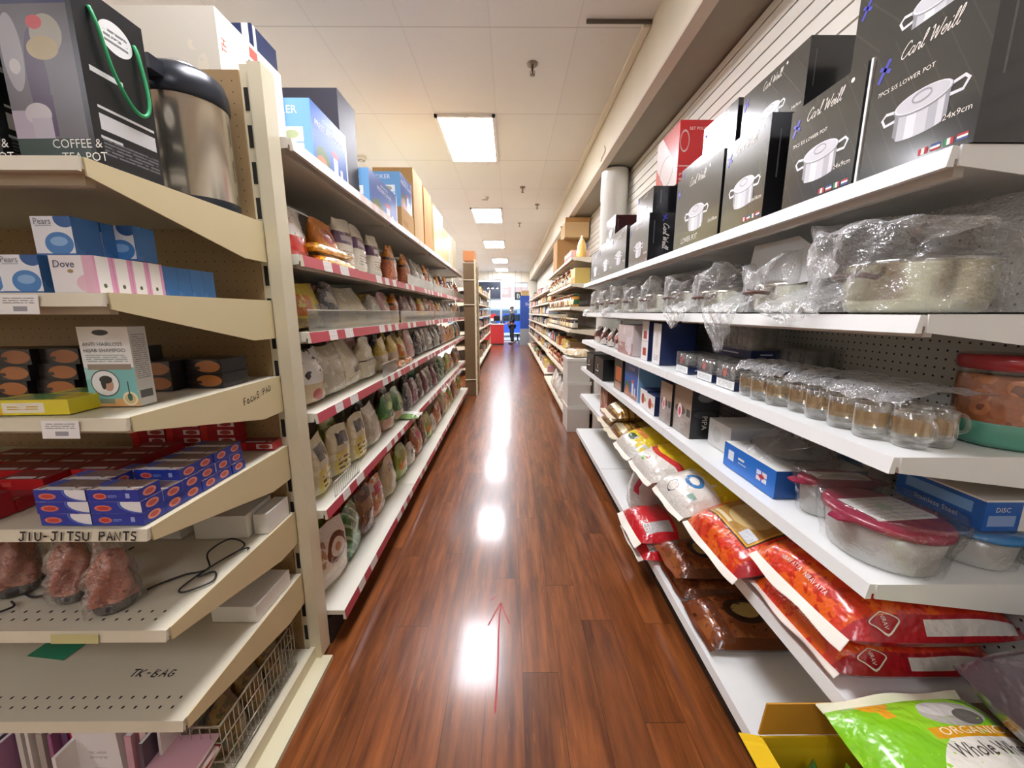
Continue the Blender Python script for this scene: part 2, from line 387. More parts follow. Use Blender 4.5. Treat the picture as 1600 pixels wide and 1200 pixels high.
def ceiling_mat():
    m, b, nt = principled('ceiling_tiles'); g = N(nt); tc = nt.nodes.new('ShaderNodeTexCoord'); sp = nt.nodes.new('ShaderNodeSeparateXYZ'); g.link(tc.outputs['Object'], sp.inputs[0])
    a = g.m('FRACT', g.m('DIVIDE', g.m('ADD', sp.outputs[0], 0.145 + 0.61 * 20), 0.61)); c = g.m('FRACT', g.m('DIVIDE', g.m('ADD', sp.outputs[1], -4.295 + 1.2 * 20), 1.2))
    l = g.m('MAXIMUM', g.m('MULTIPLY', g.m('LESS_THAN', a, 0.02), 0.35), g.m('LESS_THAN', c, 0.011))
    ti = g.m('FRACT', g.m('MULTIPLY', g.m('SINE', g.m('ADD', g.m('MULTIPLY', g.m('FLOOR', g.m('DIVIDE', g.m('ADD', sp.outputs[0], 12.345), 0.61)), 3.1), g.m('MULTIPLY', g.m('FLOOR', g.m('DIVIDE', g.m('ADD', sp.outputs[1], 19.705), 1.2)), 17.7))), 437.5))
    n = g.noise(tc.outputs['Object'], 0.9, 3.0)
    base = g.mix(g.m('ADD', g.m('MULTIPLY', n, 0.6), g.m('MULTIPLY', ti, 0.4)), lin('e2dfd9'), lin('eeebe6'))
    sp2 = g.m('GREATER_THAN', g.noise(tc.outputs['Object'], 90.0, 2.0), 0.7)
    base = g.mix(g.m('MULTIPLY', sp2, 0.08), base, lin('8a8274'))
    g.link(g.mix(g.m('MULTIPLY', l, 0.32), base, lin('8d877c')), b.inputs['Base Color']); b.inputs['Roughness'].default_value = 0.85
    return m
def room():
    structure(G().box(XL, XW + .3, YB, YF + .2, -0.1, 0, wood_floor()).build('floor'))
    structure(G().box(XL, -1.95, 1.6, YF - .3, 0, .004, mat('d6d2c8', .5, var=.03)).build('floor_bounce'))  # unseen pale floor, added to bounce light up onto the ceiling
    structure(G().box(XL, XW + .3, YB, YF + .2, ZC, ZC + 0.1, ceiling_mat()).build('ceiling'))
    wm = mat('e6e0cf', 0.6, var=0.03)
    # right wall: backing with slat boards and real gaps between them
    b = G(); b.box(XW, XW + .2, YB, YF, 0, ZC, mat('2c2822', 0.8)); structure(b.build('wall_right'))
    s = G(); z = 1.0; sm = mat('ebe6d9', 0.45, var=0.02)
    while z < 3.03: s.box(XW - .018, XW + .001, YB + .1, YF - .3, z, min(z + .067, 3.035), sm); z += 0.0765
    structure(s.build('trim_1'))
    structure(G().box(XL - .2, XL, YB, YF, 0, ZC, wm).build('wall_left'))
    structure(G().box(XL, XW, YB - .2, YB, 0, ZC, wm).build('wall_back'))
    # boxed-in beam along the wall under the ceiling
    bm = mat('e2d9c4', 0.6, var=0.03); bm_shade = mat('9b9484', 0.7, var=0.05)  # grey underside colour carries the shade beneath the beam
    s = G(); s.box(0.97, XW, YB, YF, 3.05, ZC, bm, bottom=bm_shade); s.box(0.965, 1.045, YB, YF, 3.03, 3.05, mat('d8cbb9', 0.6)); structure(s.build('beam'))
    structure(G().box(0.915, 0.965, 3.05, YF, ZC - .03, ZC, mat('ece5d4', 0.6)).build('trim_2'))
    structure(G().box(0.52, 0.965, 3.02, 3.034, ZC - .022, ZC, mat('5b5348', 0.8)).build('gap_strip'))  # dark bar stands in for the shadow gap at a dropped tile
    # round white column against the wall between the two right-hand shelf runs
    structure(G().lathe([(.145, 0), (.145, 2.72), (.15, 2.725), (.15, 3.03)], mat('eeeee6', 0.25), 32, (1.165, 4.63)).build('column'))
    # shop front: posts, header, panes, sill
    fm = mat('cfd3d6', 0.35, 0.6); nav = mat('1d2536', 0.5)
    s = G(); s.box(XL, -3.2, YF, YF + .2, 0, ZC, wm); s.box(0.9, XW, YF, YF + .2, 0, ZC, wm); s.box(-3.2, .9, YF, YF + .2, 2.95, ZC, wm); structure(s.build('wall_front'))
    structure(G().box(-3.2, -0.47, YF - .25, YF, 2.15, 2.95, nav).build('trim_4'))
    for i, (x0, x1, z0) in enumerate(((-3.2, -1.9, .9), (-1.9, -.45, .9), (-.45, .12, .05), (.12, .9, .05))):
        f = G()
        for a, c in ((x0, x0 + .05), (x1 - .05, x1)): f.box(a, c, YF + .04, YF + .12, z0, 2.95, fm)
        for a, c in ((z0, z0 + .06), (2.89, 2.95), (2.1, 2.14)): f.box(x0, x1, YF + .05, YF + .11, a, c, fm)
        o = structure(f.build('window_%d' % (i + 1)))
        G().box(x0 + .05, x1 - .05, YF + .075, YF + .085, z0 + .06, 2.89, film('pane_glass', (0.95, 0.97, 0.97), 0.03, 0.25, 0.0, rough=0.02)).build('pane', o)
    structure(G().box(-3.2, -.45, YF + .02, YF + .14, 0, .9, wm).build('wall_sill'))
    # out in the street: pavement, the shops across the way, a parked car
    structure(G().box(-14, 14, YF + .2, 34, -.12, -.02, mat('b8bcc0', 0.8, var=.1)).build('pavement'))
    fc = art('shopfront', 'dfe6ec', [('r', .0, .42, 1, .55, 'd8b3ac'), ('r', 0, .0, 1, .28, '9fb4c8'), ('r', .1, .05, .25, .26, '53667c'), ('r', .45, .05, .6, .26, '53667c'), ('r', .75, .05, .9, .26, '53667c'), ('r', 0, .28, 1, .33, 'f0f2f4')], .7)
    tag(G().box(-9, 7, 33, 34, -.05, 6.5, fc).build('street_building'), 'pale building with a pinkish band across the street, seen through the shop window', 'building')
    car = thing('parked_car', 'bright blue car parked outside behind the dark-clothed person', 'car', (0.2, 25.0, 0))
    bl = mat('2f62d8', 0.25, coat=.6); gl = mat('27343f', 0.1)
    pr = [(-2.1, .3), (-2.05, .8), (-1.2, .95), (-.6, 1.4), (.7, 1.42), (1.35, .98), (2.05, .85), (2.15, .35), (1.7, .25), (-1.7, .25)]
    G().prism(pr, 'y', -.85, .85, bl).build('body', car)
    G().prism([(-1.0, .97), (-.5, 1.34), (.6, 1.36), (1.15, .98)], 'y', -.86, .86, gl).build('side_window', car)
    for x in (-1.35, 1.35):
        for y in (-.78, .78):
            w_ = G().lathe([(.0, -.1), (.2, -.1), (.32, -.09), (.33, 0), (.32, .09), (.2, .1), (0, .1)], mat('1a1a1a', .7), 18).build('wheel', car, (x, y, .31), (PI / 2, 0, 0))
room()

# ---------------------------------------------------------------- ceiling lamps and fittings
def lamp(x, y, label, group='ceiling light panels', k=1.0):
    t = thing('ceiling_light', label, 'ceiling light', (x, y, ZC), 0, group)
    f = G(); a, c = .305, .6; fm = mat('f1efe8', .4)
    for x0, x1, y0, y1 in ((-a, a, -c, -c + .03), (-a, a, c - .03, c), (-a, -a + .03, -c, c), (a - .03, a, -c, c)): f.box(x0, x1, y0, y1, -.025, 0, fm)
    f.build('frame', t)
    G().box(-a + .03, a - .03, -c + .03, c - .03, -.016, -.006, emit('f7f6ff', LAMP * k)).build('diffuser', t)
    G().box(-.006, .006, -c + .03, c - .03, -.019, -.0165, mat('e6dfd0', .5)).build('lens_divider', t)
    return t
for i, y in enumerate((4.9, 8.42, 11.8, 15.4, 18.6)):
    lamp(-.455 if i < 3 else -.38, y, 'glowing ceiling light panel over the aisle, %s counted from the camera end' % nth(i))
for i, y in enumerate((1.35, -1.9)): lamp(-.455, y, 'glowing ceiling light panel over the aisle, %s one behind the first' % nth(i), k=.8 if i == 0 else .35)
for i, y in enumerate((-1.9, 1.35, 4.9, 8.42, 11.8, 15.4)): lamp(-3.7, y, 'unseen fill light panel added over the neighbouring aisle, %s from the back wall' % nth(i), k=1.7 if i > 1 else .5)  # unseen row, added to spread extra light through the shop
def sprinkler(x, y, label):
    t = thing('sprinkler', label, 'sprinkler', (x, y, ZC), 0, 'ceiling sprinklers'); br = mat('8a7f70', .35, .8)
    G().lathe([(0, -.012), (.042, -.012), (.045, 0)], br, 18).build('cover_plate', t)
    g_ = G().lathe([(.009, -.055), (.011, -.012)], br, 10); g_.lathe([(0, -.083), (.022, -.083), (.022, -.08), (.006, -.078), (.006, -.055)], br, 12); g_.tube([(-.016, 0, -.05), (-.02, 0, -.065), (-.004, 0, -.08)], .0025, br, 5); g_.tube([(.016, 0, -.05), (.02, 0, -.065), (.004, 0, -.08)], .0025, br, 5)
    g_.build('nozzle', t)
for i, (x, y) in enumerate(((.18, 3.5), (.2, 6.6), (.5, 7.6), (.21, 9.1))): sprinkler(x, y, 'small brass ceiling sprinkler, %s counted along the aisle from the camera' % nth(i))
def detector(x, y, label):
    t = thing('smoke_detector', label, 'smoke detector', (x, y, ZC))
    G().lathe([(0, -.045), (.05, -.043), (.062, -.03), (.065, 0)], mat('e8e2d6', .5), 24).build('housing', t); G().lathe([(.03, -.047), (.045, -.0455)], mat('6b655c', .6), 20).build('sensor_ring', t)
detector(-.43, 7.15, 'round white smoke detector just before the second light panel'); detector(-1.9, 5.4, 'round white smoke detector above the shelf-top pressure cooker cartons')
tag(G().tube(spline([(0, 0, 0), (.01, -.01, -.05), (-.02, -.01, -.12), (-.025, -.015, -.15)], 5), .008, mat('e6dfce', .5)).build('ceiling_hook', None, (.955, 4.3, 3.16)), 'small white hook on the face of the boxed beam', 'hook')

# ---------------------------------------------------------------- shelving
def rail_mat(key, base, tagc, per, cover):
    m, b, nt = principled(key); g = N(nt); uvn = nt.nodes.new('ShaderNodeUVMap'); sp = nt.nodes.new('ShaderNodeSeparateXYZ'); g.link(uvn.outputs[0], sp.inputs[0])
    u = g.m('MULTIPLY', sp.outputs[0], per); r = g.m('FRACT', g.m('MULTIPLY', g.m('SINE', g.m('MULTIPLY', g.m('FLOOR', u), 12.97)), 4375.5))
    f = g.m('FRACT', u); t = g.m('MULTIPLY', g.m('LESS_THAN', f, g.m('ADD', .3, g.m('MULTIPLY', r, .35))), g.m('GREATER_THAN', r, cover))
    ln = g.m('MULTIPLY', g.m('LESS_THAN', g.m('FRACT', g.m('MULTIPLY', sp.outputs[1], 5)), .3), g.m('GREATER_THAN', g.noise(uvn.outputs[0], 1, 2, .6, (per * 9, 4, 1)), .5))
    tc_ = g.mix(g.m('MULTIPLY', ln, .5), lin(tagc), lin('8d8d92'))
    g.link(g.mix(t, lin(base), tc_), b.inputs['Base Color']); b.inputs['Roughness'].default_value = .3
    return m
def shelf(parent, x0, x1, d, z, body, rail, br_rear=.12, y0=0.0, holes=0, rail_h=.036, rail_t=.008, brackets=(1, 1), handwriting=None, flat=.1, bm=None):
    """one shelf board with its rail and two side brackets; front edge at local y0"""
    g = G(); g.box(x0 + .004, x1 - .004, y0, d, z - .022, z, body)
    g.box(x0 + .03, x1 - .03, y0 + .03, y0 + .05, z - .045, z - .022, body)
    for r in range(holes):
        x = x0 + .03
        while x < x1 - .03: g.face([(x - .003, y0 + .03 + r * .028, z + .0004), (x + .003, y0 + .03 + r * .028, z + .0004), (x + .003, y0 + .038 + r * .028, z + .0004), (x - .003, y0 + .038 + r * .028, z + .0004)], DARKHOLE); x += .034
    s = g.build('shelf_board', parent)
    r = G(); r.face([(x0 + .003, y0 - rail_t - .006, z - rail_h), (x1 - .003, y0 - rail_t - .006, z - rail_h), (x1 - .003, y0 - rail_t, z + .001), (x0 + .003, y0 - rail_t, z + .001)], rail)
    r.face([(x0 + .003, y0 - rail_t, z + .001), (x1 - .003, y0 - rail_t, z + .001), (x1 - .003, y0, z + .001), (x0 + .003, y0, z + .001)], body)
    r.face([(x1 - .003, y0 - rail_t - .006, z - rail_h), (x1 - .003, y0, z - rail_h), (x1 - .003, y0, z + .001), (x1 - .003, y0 - rail_t, z + .001)], body); r.face([(x0 + .003, y0, z - rail_h), (x0 + .003, y0 - rail_t - .006, z - rail_h), (x0 + .003, y0 - rail_t, z + .001), (x0 + .003, y0, z + .001)], body)
    r.face([(x0 + .003, y0, z - rail_h), (x1 - .003, y0, z - rail_h), (x1 - .003, y0 - rail_t - .006, z - rail_h), (x0 + .003, y0 - rail_t - .006, z - rail_h)], body)
    r.build('price_rail', s)
    for k, (xa, xb) in enumerate(((x0, x0 + .004), (x1 - .004, x1))):
        if brackets[k]:
            b = G().prism([(y0 + .006, z - .034), (y0 + .006, z + .002), (d, z + .002), (d, z - br_rear), (d - flat, z - br_rear)], 'x', xa, xb, bm or body); b.build('bracket', s)
    return s
def upright(parent, x, y0, y1, h, m, wd=.05, slots=True, z0=0.0, pitch=.115):
    g = G().box(x - wd / 2, x + wd / 2, y0, y1, z0, h, m)
    if slots:
        z = z0 + .08
        while z < h - .08:
            g.box(x - .006, x + .006, y0 - .0015, y0, z, z + .06, DARKHOLE); z += pitch
    return g.build('upright', parent)
# right-hand white run beside the camera (front edge x = 0.82, y 0.77 .. 4.37)
RX, RZ = .82, (1.80, 1.494, 1.197, .895, .575); RB = .16
peg_w = pegboard('c9cbc6', 'XZ', .0254, .13, 'grey_pegboard')
ru = thing('shelving_unit', 'long white metal shelving run with pegboard back on the right of the aisle', 'shelving', (RX, 2.57, 0), -PI / 2)
for i in range(3):
    x0 = -1.8 + 1.2 * i
    for z in RZ: shelf(ru, x0, x0 + 1.2, .43, z, WHITE, WHITE, .085, brackets=(1, 1), flat=.02)
    shelf(ru, x0, x0 + 1.2, .43, RB, WHITE, WHITE, .12, y0=-.035, brackets=(0, 1 if i == 2 else 0))
    G().box(x0 + .02, x0 + 1.18, -.0, .02, .0, .12, mat('3a352e', .7)).build('kick_plate', ru)
    b = G()
    for k in range(3): b.box(x0 + .02, x0 + 1.18, .433, .445, .18 + k * .66, .18 + k * .66 + .655, peg_w)
    b.build('back_panel', ru)
for i in range(4): upright(ru, -1.8 + 1.2 * i if 0 < i < 3 else (-1.785 if i == 0 else 1.785), .431, .47, 2.18, WHITE, .03)
for i in range(5): G().box(-1.75 + i * .87, -1.70 + i * .87, .02, .06, 0, .12, mat('c9cac6', .4)).build('foot', ru)
# left-hand run of pouches (front edge x = -0.80, y 1.5 .. 6.82)
LX, LZ, LB = -.80, (2.12, 1.715, 1.42, 1.09, .66), .17
railr = rail_mat('red_price_rail', 'b5404e', 'e2dcd4', 8, .38); railp = rail_mat('pink_price_rail', 'e9cfc6', 'f4f0ea', 9, .3)
lu = thing('shelving_unit', 'tall shelving run of packaged foods with red price rails along the left of the aisle', 'shelving', (LX, 4.16, 0), PI / 2)
grey = mat('c6c0b2', .45, var=.05); bkp = pegboard('8f877a', 'XZ', .0254, .1, 'brown_grey_pegboard')
for i in range(4):
    x0 = -2.62 + 1.32 * i; x1 = x0 + 1.32
    for k, z in enumerate(LZ): shelf(lu, x0, x1, .95 if k == 0 else .47, z, grey if k == 0 else mat('dcd8c8', .4, var=.04), railp if k == 0 else railr, .10, flat=.03, rail_h=.042)
    shelf(lu, x0, x1, .47, LB, mat('dcd8c8', .4, var=.04), railr, .12, y0=-.04, brackets=(0, 0), rail_h=.045)
    G().box(x0, x1, .02, .04, 0, .125, mat('2a211b', .7)).build('kick_plate', lu)
    G().box(x0, x1, .475, .487, .15, 2.09, bkp).build('back_panel', lu)
for i in range(5): upright(lu, -2.6 + 1.31 * i, .472, .51, 2.094, CREAM, .035)
# end unit facing the camera on the left (front y = 0.86, back y = 1.46)
EZ = (1.81, 1.54, 1.262, .986, .705, .427); EX, EW = -.87, 1.25
eu = thing('shelving_unit', 'cream end-of-aisle shelving unit with worn brackets, facing the camera on the left', 'shelving', (EX, .86, 0))
deckm = mat('d3ccb6', .38, var=.05); brk = mat('d6c79b', .4, var=.05); railc = mat('ded6bd', .35, var=.03)
for k, z in enumerate(EZ):
    s = shelf(eu, -EW, 0, .59, z, deckm, railc, .135, holes=2 if k > 3 else 0, rail_h=.028, rail_t=.004, bm=brk, flat=.12)
    if k == 3:
        G().decal(pen('JIU-JITSU PANTS', .02, .2), lambda x, y: (-.305 + x * 1.0, -.0125 + y * .2, z - .0235 + y), INK).build('marker_lettering', s)
        G().face([(-.56, -.0125, z - .026), (-.375, -.0125, z - .026), (-.375, -.0095, z - .003), (-.56, -.0095, z - .003)], mat('c9cf8e', .6)).build('label_strip', s)
    if k == 2:
        G().decal(pen('FOCuS PAD', .021, .17, .12), lambda x, y: (.0008, .375 + x * .85, z - .062 + y), INK).build('marker_lettering', s)
    if k == 5:
        G().decal(pen('TK-BAG', .024, .19), lambda x, y: (-.275 + x, .125 + y, z + .0006), INK).build('marker_lettering', s)
    if k == 4:
        G().face([(-.29, -.0128, z - .028), (-.17, -.0128, z - .028), (-.17, -.0095, z - .004), (-.29, -.0095, z - .004)], mat('c9c489', .6)).build('label_strip', s)
    tagm = art('shelf_ticket', 'f3f2ee', [('s', .1, .55, .9, .9, 3, 14, '9a9a98'), ('r', .35, .15, .7, .4, '9a9aa0')], .5)
    for x in {1: (-.22,), 2: (-.19, -.395)}.get(k, ()):
        G().face([(x, -.014, z - .044), (x + .085, -.014, z - .044), (x + .085, -.0105, z - .003), (x, -.0105, z - .003)], tagm).build('price_ticket', s)
bpg = pegboard('9c8058', 'XZ', .034, .07, 'brown_pegboard', '4c3d28')
G().box(-EW, -.03, .594, .606, .05, 2.29, bpg).build('back_panel', eu)
e = G().box(-.03, .05, .60, .66, 0.02, 2.31, CREAM); e.box(.005, .05, .585, .60, .02, 2.31, CREAM)
z = .1
while z < 2.25: e.box(-.022, -.008, .5985, .60, z, z + .07, DARKHOLE); z += .115
e.build('upright', eu)
upright(eu, -EW, .6, .66, 2.31, CREAM, .06)
dk = G().box(-EW, 0, .0, .59, .03, .06, deckm); dk.build('base_deck', eu)
rl = G().box(.004, .025, -.02, .62, 0.0, .075, CREAM); rl.box(.025, .09, -.02, .60, 0, .02, mat('d9d2b0', .4)); rl.build('base_rail', eu)
G().box(-EW, 0, -.02, 0, 0, .075, CREAM).build('kick_plate', eu)
# second left-hand run further down, and the narrow slotted panel before it
def plain_run(label, x, y0, y1, zs, base, rot, n, depth=.45, h=2.36, body=None, rail=None, pegc=None):
    L = y1 - y0; u = thing('shelving_unit', label, 'shelving', (x, (y0 + y1) / 2, 0), rot); body = body or CREAM
    for i in range(n):
        a = -L / 2 + L * i / n; c = a + L / n
        for z in zs: shelf(u, a, c, depth, z, body, rail or body, .09, flat=.03, brackets=(1, 1))
        shelf(u, a, c, depth, base, body, rail or body, .1, y0=-.04, brackets=(0, 0))
        G().box(a, c, depth + .003, depth + .015, .05, h - .05, pegc or bkp).build('back_panel', u)
        G().box(a, c, .02, .04, 0, base - .04, mat('4a4237', .7)).build('kick_plate', u)
    for i in range(n + 1): upright(u, -L / 2 + L * i / n + (.02 if i == 0 else -.02 if i == n else 0), depth, depth + .04, h, CREAM, .04)
    return u
SZ = (2.05, 1.72, 1.38, 1.05, .7)
g2 = plain_run('cream shelving run further down the left of the aisle, beyond the slotted panel', -.83, 9.1, 16.5, SZ, .17, PI / 2, 6, body=mat('e0d6bd', .45, var=.04))
for y in (9.08, 16.5):
    G().box((y - 12.8) - .03, (y - 12.8) + .03, -.005, .03, 0, 2.4, CREAM).build('upright', g2)
sp_ = thing('end_panel', 'tall brown pegboard panel with slotted cream posts at the far end of the food run', 'panel', (-.62, 6.98, 0), PI / 2)
G().box(-.05, -.035, .0, .19, .0, 2.33, mat('6a5335', .6, var=.08)).build('board', sp_)
for x in (-.04, .5):
    p_ = G().box(x - .025, x + .025, -.03, .0, 0, 2.39, CREAM); z = .1
    while z < 2.3: p_.box(x - .01, x + .01, -.0315, -.03, z, z + .06, DARKHOLE); z += .115
    p_.build('post', sp_)
G().box(-.02, .48, -.02, -.012, .0, 2.3, mat('a58d62', .6, var=.1)).build('side_board', sp_)
for z in (2.05, 1.63, .3): G().box(-.075, -.05, -.0, .19, z - .008, z + .008, CREAM).build('rail', sp_)
# right-hand cream runs beyond the column
CZ = (2.2, 1.87, 1.57, 1.27, .95, .64)
rc = plain_run('cream shelving run of jars beyond the round white column', .8, 5.2, 8.4, CZ, .13, -PI / 2, 3, .42, 2.4, mat('e6dcc6', .45, var=.04))
rd = plain_run('cream shelving run of packets nearest the blue pillar and shop front', .84, 8.7, 17.6, (2.0, 1.72, 1.45, 1.2, .92, .62), .13, -PI / 2, 7, .4, 2.2, mat('e6dcc6', .45, var=.04))
# ---------------------------------------------------------------- product builders (local frame: front faces -y, base at z = 0)
def carton(name, label, cat, loc, rz, w, d, h, front, side=None, top=None, group=None, dec=None, back=None, left=None, parent=None):
    g = G().box(-w / 2, w / 2, -d / 2, d / 2, 0, h, side or front, front=front, top=top or side or front, left=left or side or front, back=back or side or front)
    if dec: dec(g, w, d, h)
    o = g.build(name, parent, loc, rz)
    if not parent: tag(o, label, cat, group)
    return o
def FR(w, d, h, e=.0008): return lambda x, y: (x, -d / 2 - e, y)                 # decal frames: front, right end, left end, top
def RT(w, d, h, e=.0008): return lambda x, y: (w / 2 + e, x, y)
def TP(w, d, h, e=.0008): return lambda x, y: (x, y, h + e)
_P = {}
def pouch(w, h, t, m, seed=0, neck=1.0, nu=14, nv=12, lean=0.0, seal=None):
    """standing gusseted bag, flat sealed at the top; cached mesh"""
    k = (w, h, t, m.name, seed, neck)
    if k in _P: return _P[k]
    r = random.Random(seed); tp = r.uniform(2.4, 4.5); ph = [r.uniform(0, 6.28) for _ in range(8)]; g = G()
    def fn(u, v):
        a = -PI + 2 * PI * u; ca, sa = math.sin(a), -math.cos(a)
        sgn = lambda q, e: math.copysign(abs(q) ** e, q)
        thick = t / 2 * (min(1, (v / .05)) ** .5 if v < .05 else 1) * max(.03, 1 - (max(0, v - .05) / .92) ** tp) if v < .93 else t * .014
        ww = w / 2 * (.93 + .07 * min(1, v * 6)) * (1 + (neck - 1) * max(0, (v - .55) / .3) * (1 if v < .85 else 1))
        if neck < 1 and v > .85: ww = w / 2 * (neck + (v - .85) / .15 * (.75 - neck) * .9)
        n = math.sin(9 * v + ph[0] + 3 * ca) * math.sin(5 * a + ph[1] + 7 * v) * .07 + math.sin(17 * v + ph[2]) * math.sin(3 * a + ph[3]) * .05
        x = ww * sgn(ca, .62); y = thick * sgn(sa, .75) * (1 + n * 1.6) + w * .05 * math.sin(4 * v + ph[4]) * v
        return (x, y, h * v * (1 + .03 * math.sin(3 * ca + ph[5]) * v))
    i0 = 0; cols = nu
    g.grid(fn, nu, nv, m, closed=True)
    for q in range(len(g.f)):                                           # print coordinates: across the front, up the height
        uv = []
        for (u, v) in g.uv[q]:
            p = math.sin(-PI + 2 * PI * u); uv.append((.5 + .5 * math.copysign(abs(p) ** .62, p), v))
        g.uv[q] = uv
    n = len(g.v); g.face([g.v[i] for i in range(cols)][::-1], m)
    if seal:
        for q in range(len(g.f) - 1):
            if min(p[1] for p in g.uv[q]) > .9: g.mi[q] = g.k(seal)
    _P[k] = g.mesh('pouch'); return _P[k]
def put(name, me, label, cat, loc, rz=0.0, group=None, sc=None):
    o = bpy.data.objects.new(name, me); COL.objects.link(o); o.location = loc; o.rotation_euler = rz if isinstance(rz, tuple) else (0, 0, rz)
    if sc: o.scale = sc
    return tag(o, label, cat, group)
class Pillow:
    """filled bag lying flat: width x, length y, thickness t, with soft sides"""
    def __init__(s, w, l, t, seed=0, sag=0.0, ex=3.0): s.w, s.l, s.t, s.sag, s.ex = w, l, t, sag, ex; r = random.Random(seed); s.ph = [r.uniform(0, 6.28) for _ in range(6)]
    def prof(s, u, v):
        a, b = abs(2 * u - 1), abs(2 * v - 1); return max(0, (1 - a ** s.ex) * (1 - b ** (s.ex + 1))) ** .5
    def n(s, u, v):
        p = s.ph; return .05 * math.sin(7 * u + p[0] + 4 * v) * math.sin(9 * v + p[1]) + .035 * math.sin(15 * u + p[2]) * math.sin(13 * v + p[3] + 5 * u)
    def top(s, u, v, e=0.0):
        p = s.prof(u, v); b = abs(2 * v - 1)
        return ((u - .5) * s.w * (1 - .05 * b ** 4), (v - .5) * s.l * (1 - .03 * abs(2 * u - 1) ** 3), s.t * (.3 + p * (.66 + s.n(u, v))) - s.sag * (2 * v - 1) ** 2 * .5 + e)
    def bot(s, u, v):
        p = s.prof(u, v); x, y, z = s.top(u, v); return (x, y, s.t * (.3 - .3 * min(1, p * 1.5)))
    def build(s, name, m, bm=None, parent=None, loc=(0, 0, 0), rot=0, dec=None, nu=16, nv=18):
        g = G(); g.grid(lambda u, v: s.top(u, v), nu, nv, m); g.grid(lambda u, v: s.bot(u, v), nu, nv, bm or m, flip=True)
        if dec: dec(g, s)
        return g.build(name, parent, loc, rot)
    def mp(s, e=.0012): return lambda x, y: s.top(x, y, e)
def seam(p, parent, m, ext=.03, end=0, name='end_seam', droop=.0):
    """flat stitched strip at the short end of a bag"""
    g = G(); sg = -1 if end == 0 else 1
    def fn(u, v):
        x, y, z = p.top(u, 0.0 if end == 0 else 1.0); return (x * (1 + .03 * v), y + sg * v * ext, z + .006 * math.sin(11 * u + p.ph[0]) * v - droop * v)
    def fn2(u, v): x, y, z = fn(u, v); return (x, y, z - .003)
    g.grid(fn, 14, 3, m, flip=end == 0); g.grid(fn2, 14, 3, m, flip=end == 1)
    return g.build(name, parent)
def rice_bag(name, label, loc, rot, w, l, t, m, sm, seed=0, dec=None, bm=None, ext=.03, droop=.0, group=None, ends=(0,), sag=0.0, ex=3.0):
    p = Pillow(w, l, t, seed, sag, ex); r = thing(name, label, 'bag', loc, rot, group)
    p.build('sack', m, bm, r, dec=dec)
    for e_ in ends: seam(p, r, sm, ext, e_, droop=droop)
    return r
def grain_map(p, u0, v0, su, sv, e=.0012):
    """lay 2-D lettering on a bag: x runs across from u0, y up from v0 (bag coordinates 0..1)"""
    return lambda x, y: p.top(min(max(u0 + x * su, 0), 1), min(max(v0 + y * sv, 0), 1), e)

# ---------------------------------------------------------------- end unit: top shelf
RZ0 = EZ[0] + .003
def coffee_box(x, label):
    w, d, h = .175, .16, .37; blk = art('gift_box_side', '191b1c', [('r', .1, .55, .55, .58, 'd8d8d4'), ('r', .12, .36, .95, .375, 'd8d8d4'), ('r', .12, .24, .95, .33, 'c9c9c6'), ('s', .12, .1, .95, .2, 5, 16, '6d6e70'), ('r', .1, .19, .4, .205, 'c9c9c6'), ('e', .55, .82, .24, .09, 'e6e6e2'), ('s', .38, .78, .72, .87, 3, 10, '7a7a7a')], .35)
    fr = art('gift_box_front', '68646a', [('r', 0, .86, 1, 1, '29335a'), ('r', 0, 0, 1, .17, '2f4440'), ('r', .0, .17, .34, .32, 'b5aabc'), ('e', .42, .48, .13, .26, '4e3a5a'), ('r', .30, .18, .56, .40, '4b3557'), ('e', .16, .62, .13, .2, 'a8a6ac'), ('e', .16, .55, .07, .04, 'd0cfcd'), ('e', .62, .71, .2, .1, 'aca894'), ('e', .5, .77, .1, .035, 'cf3b3a'), ('e', .55, .64, .2, .06, 'b8a874'), ('e', .34, .3, .17, .06, 'c9c4c9'), ('r', .24, .17, .5, .28, 'bcb6c4'), ('r', .93, 0, 1, 1, '1b1d1f')], .3)
    def dec(g, w, d, h):
        F = FR(w, d, h); wt = mat('eeeeea', .5)
        g.decal(shift(text('COFFEE &', .026, sx=1.0), -.01, .043), F, wt); g.decal(shift(text('TEA POT', .026), .008, .016), F, wt)
    t = thing('gift_box', label, 'box', (x, 1.02, RZ0), math.radians(-2))
    carton('box_body', '', '', (0, 0, 0), 0, w, d, h, fr, blk, mat('20242a', .4), dec=dec, parent=t)
    G().tube(spline([(w / 2 + .002, -.045, .335), (w / 2 + .010, -.04, .30), (w / 2 + .012, -.022, .22), (w / 2 + .012, .012, .165), (w / 2 + .012, .043, .16), (w / 2 + .012, .058, .2), (w / 2 + .008, .052, .29), (w / 2 + .002, .05, .315)], 6), .0042, mat('2aa163', .55), 6).build('rope_handle', t, label='green rope handle')
    return t
coffee_box(-.995, 'black coffee and tea pot gift box with green rope handle, beside the steel airpot')
coffee_box(-1.2, 'black coffee and tea pot gift box, the one farther from the airpot')
ap = thing('airpot', 'large brushed steel airpot with a black lid on the top shelf', 'airpot', (-.998, 1.335, RZ0))
st = mat('cdc4b4', .2, .95); bk = mat('20242c', .3)
G().lathe([(0, 0), (.108, 0), (.112, .01), (.111, .03)], bk, 36).build('foot_ring', ap)
G().lathe([(.109, .028), (.109, .30), (.107, .31)], st, 40).build('steel_body', ap)
g = G().lathe([(.109, .305), (.113, .312), (.113, .345), (.104, .38), (.085, .395), (.0, .398)], bk, 36); g.box(-.03, .03, -.15, -.09, .335, .372, bk); g.build('lid', ap)
G().lathe([(0, .396), (.05, .396), (.052, .41), (.04, .422), (0, .424)], mat('cfccc6', .2, .8), 24).build('push_button', ap)
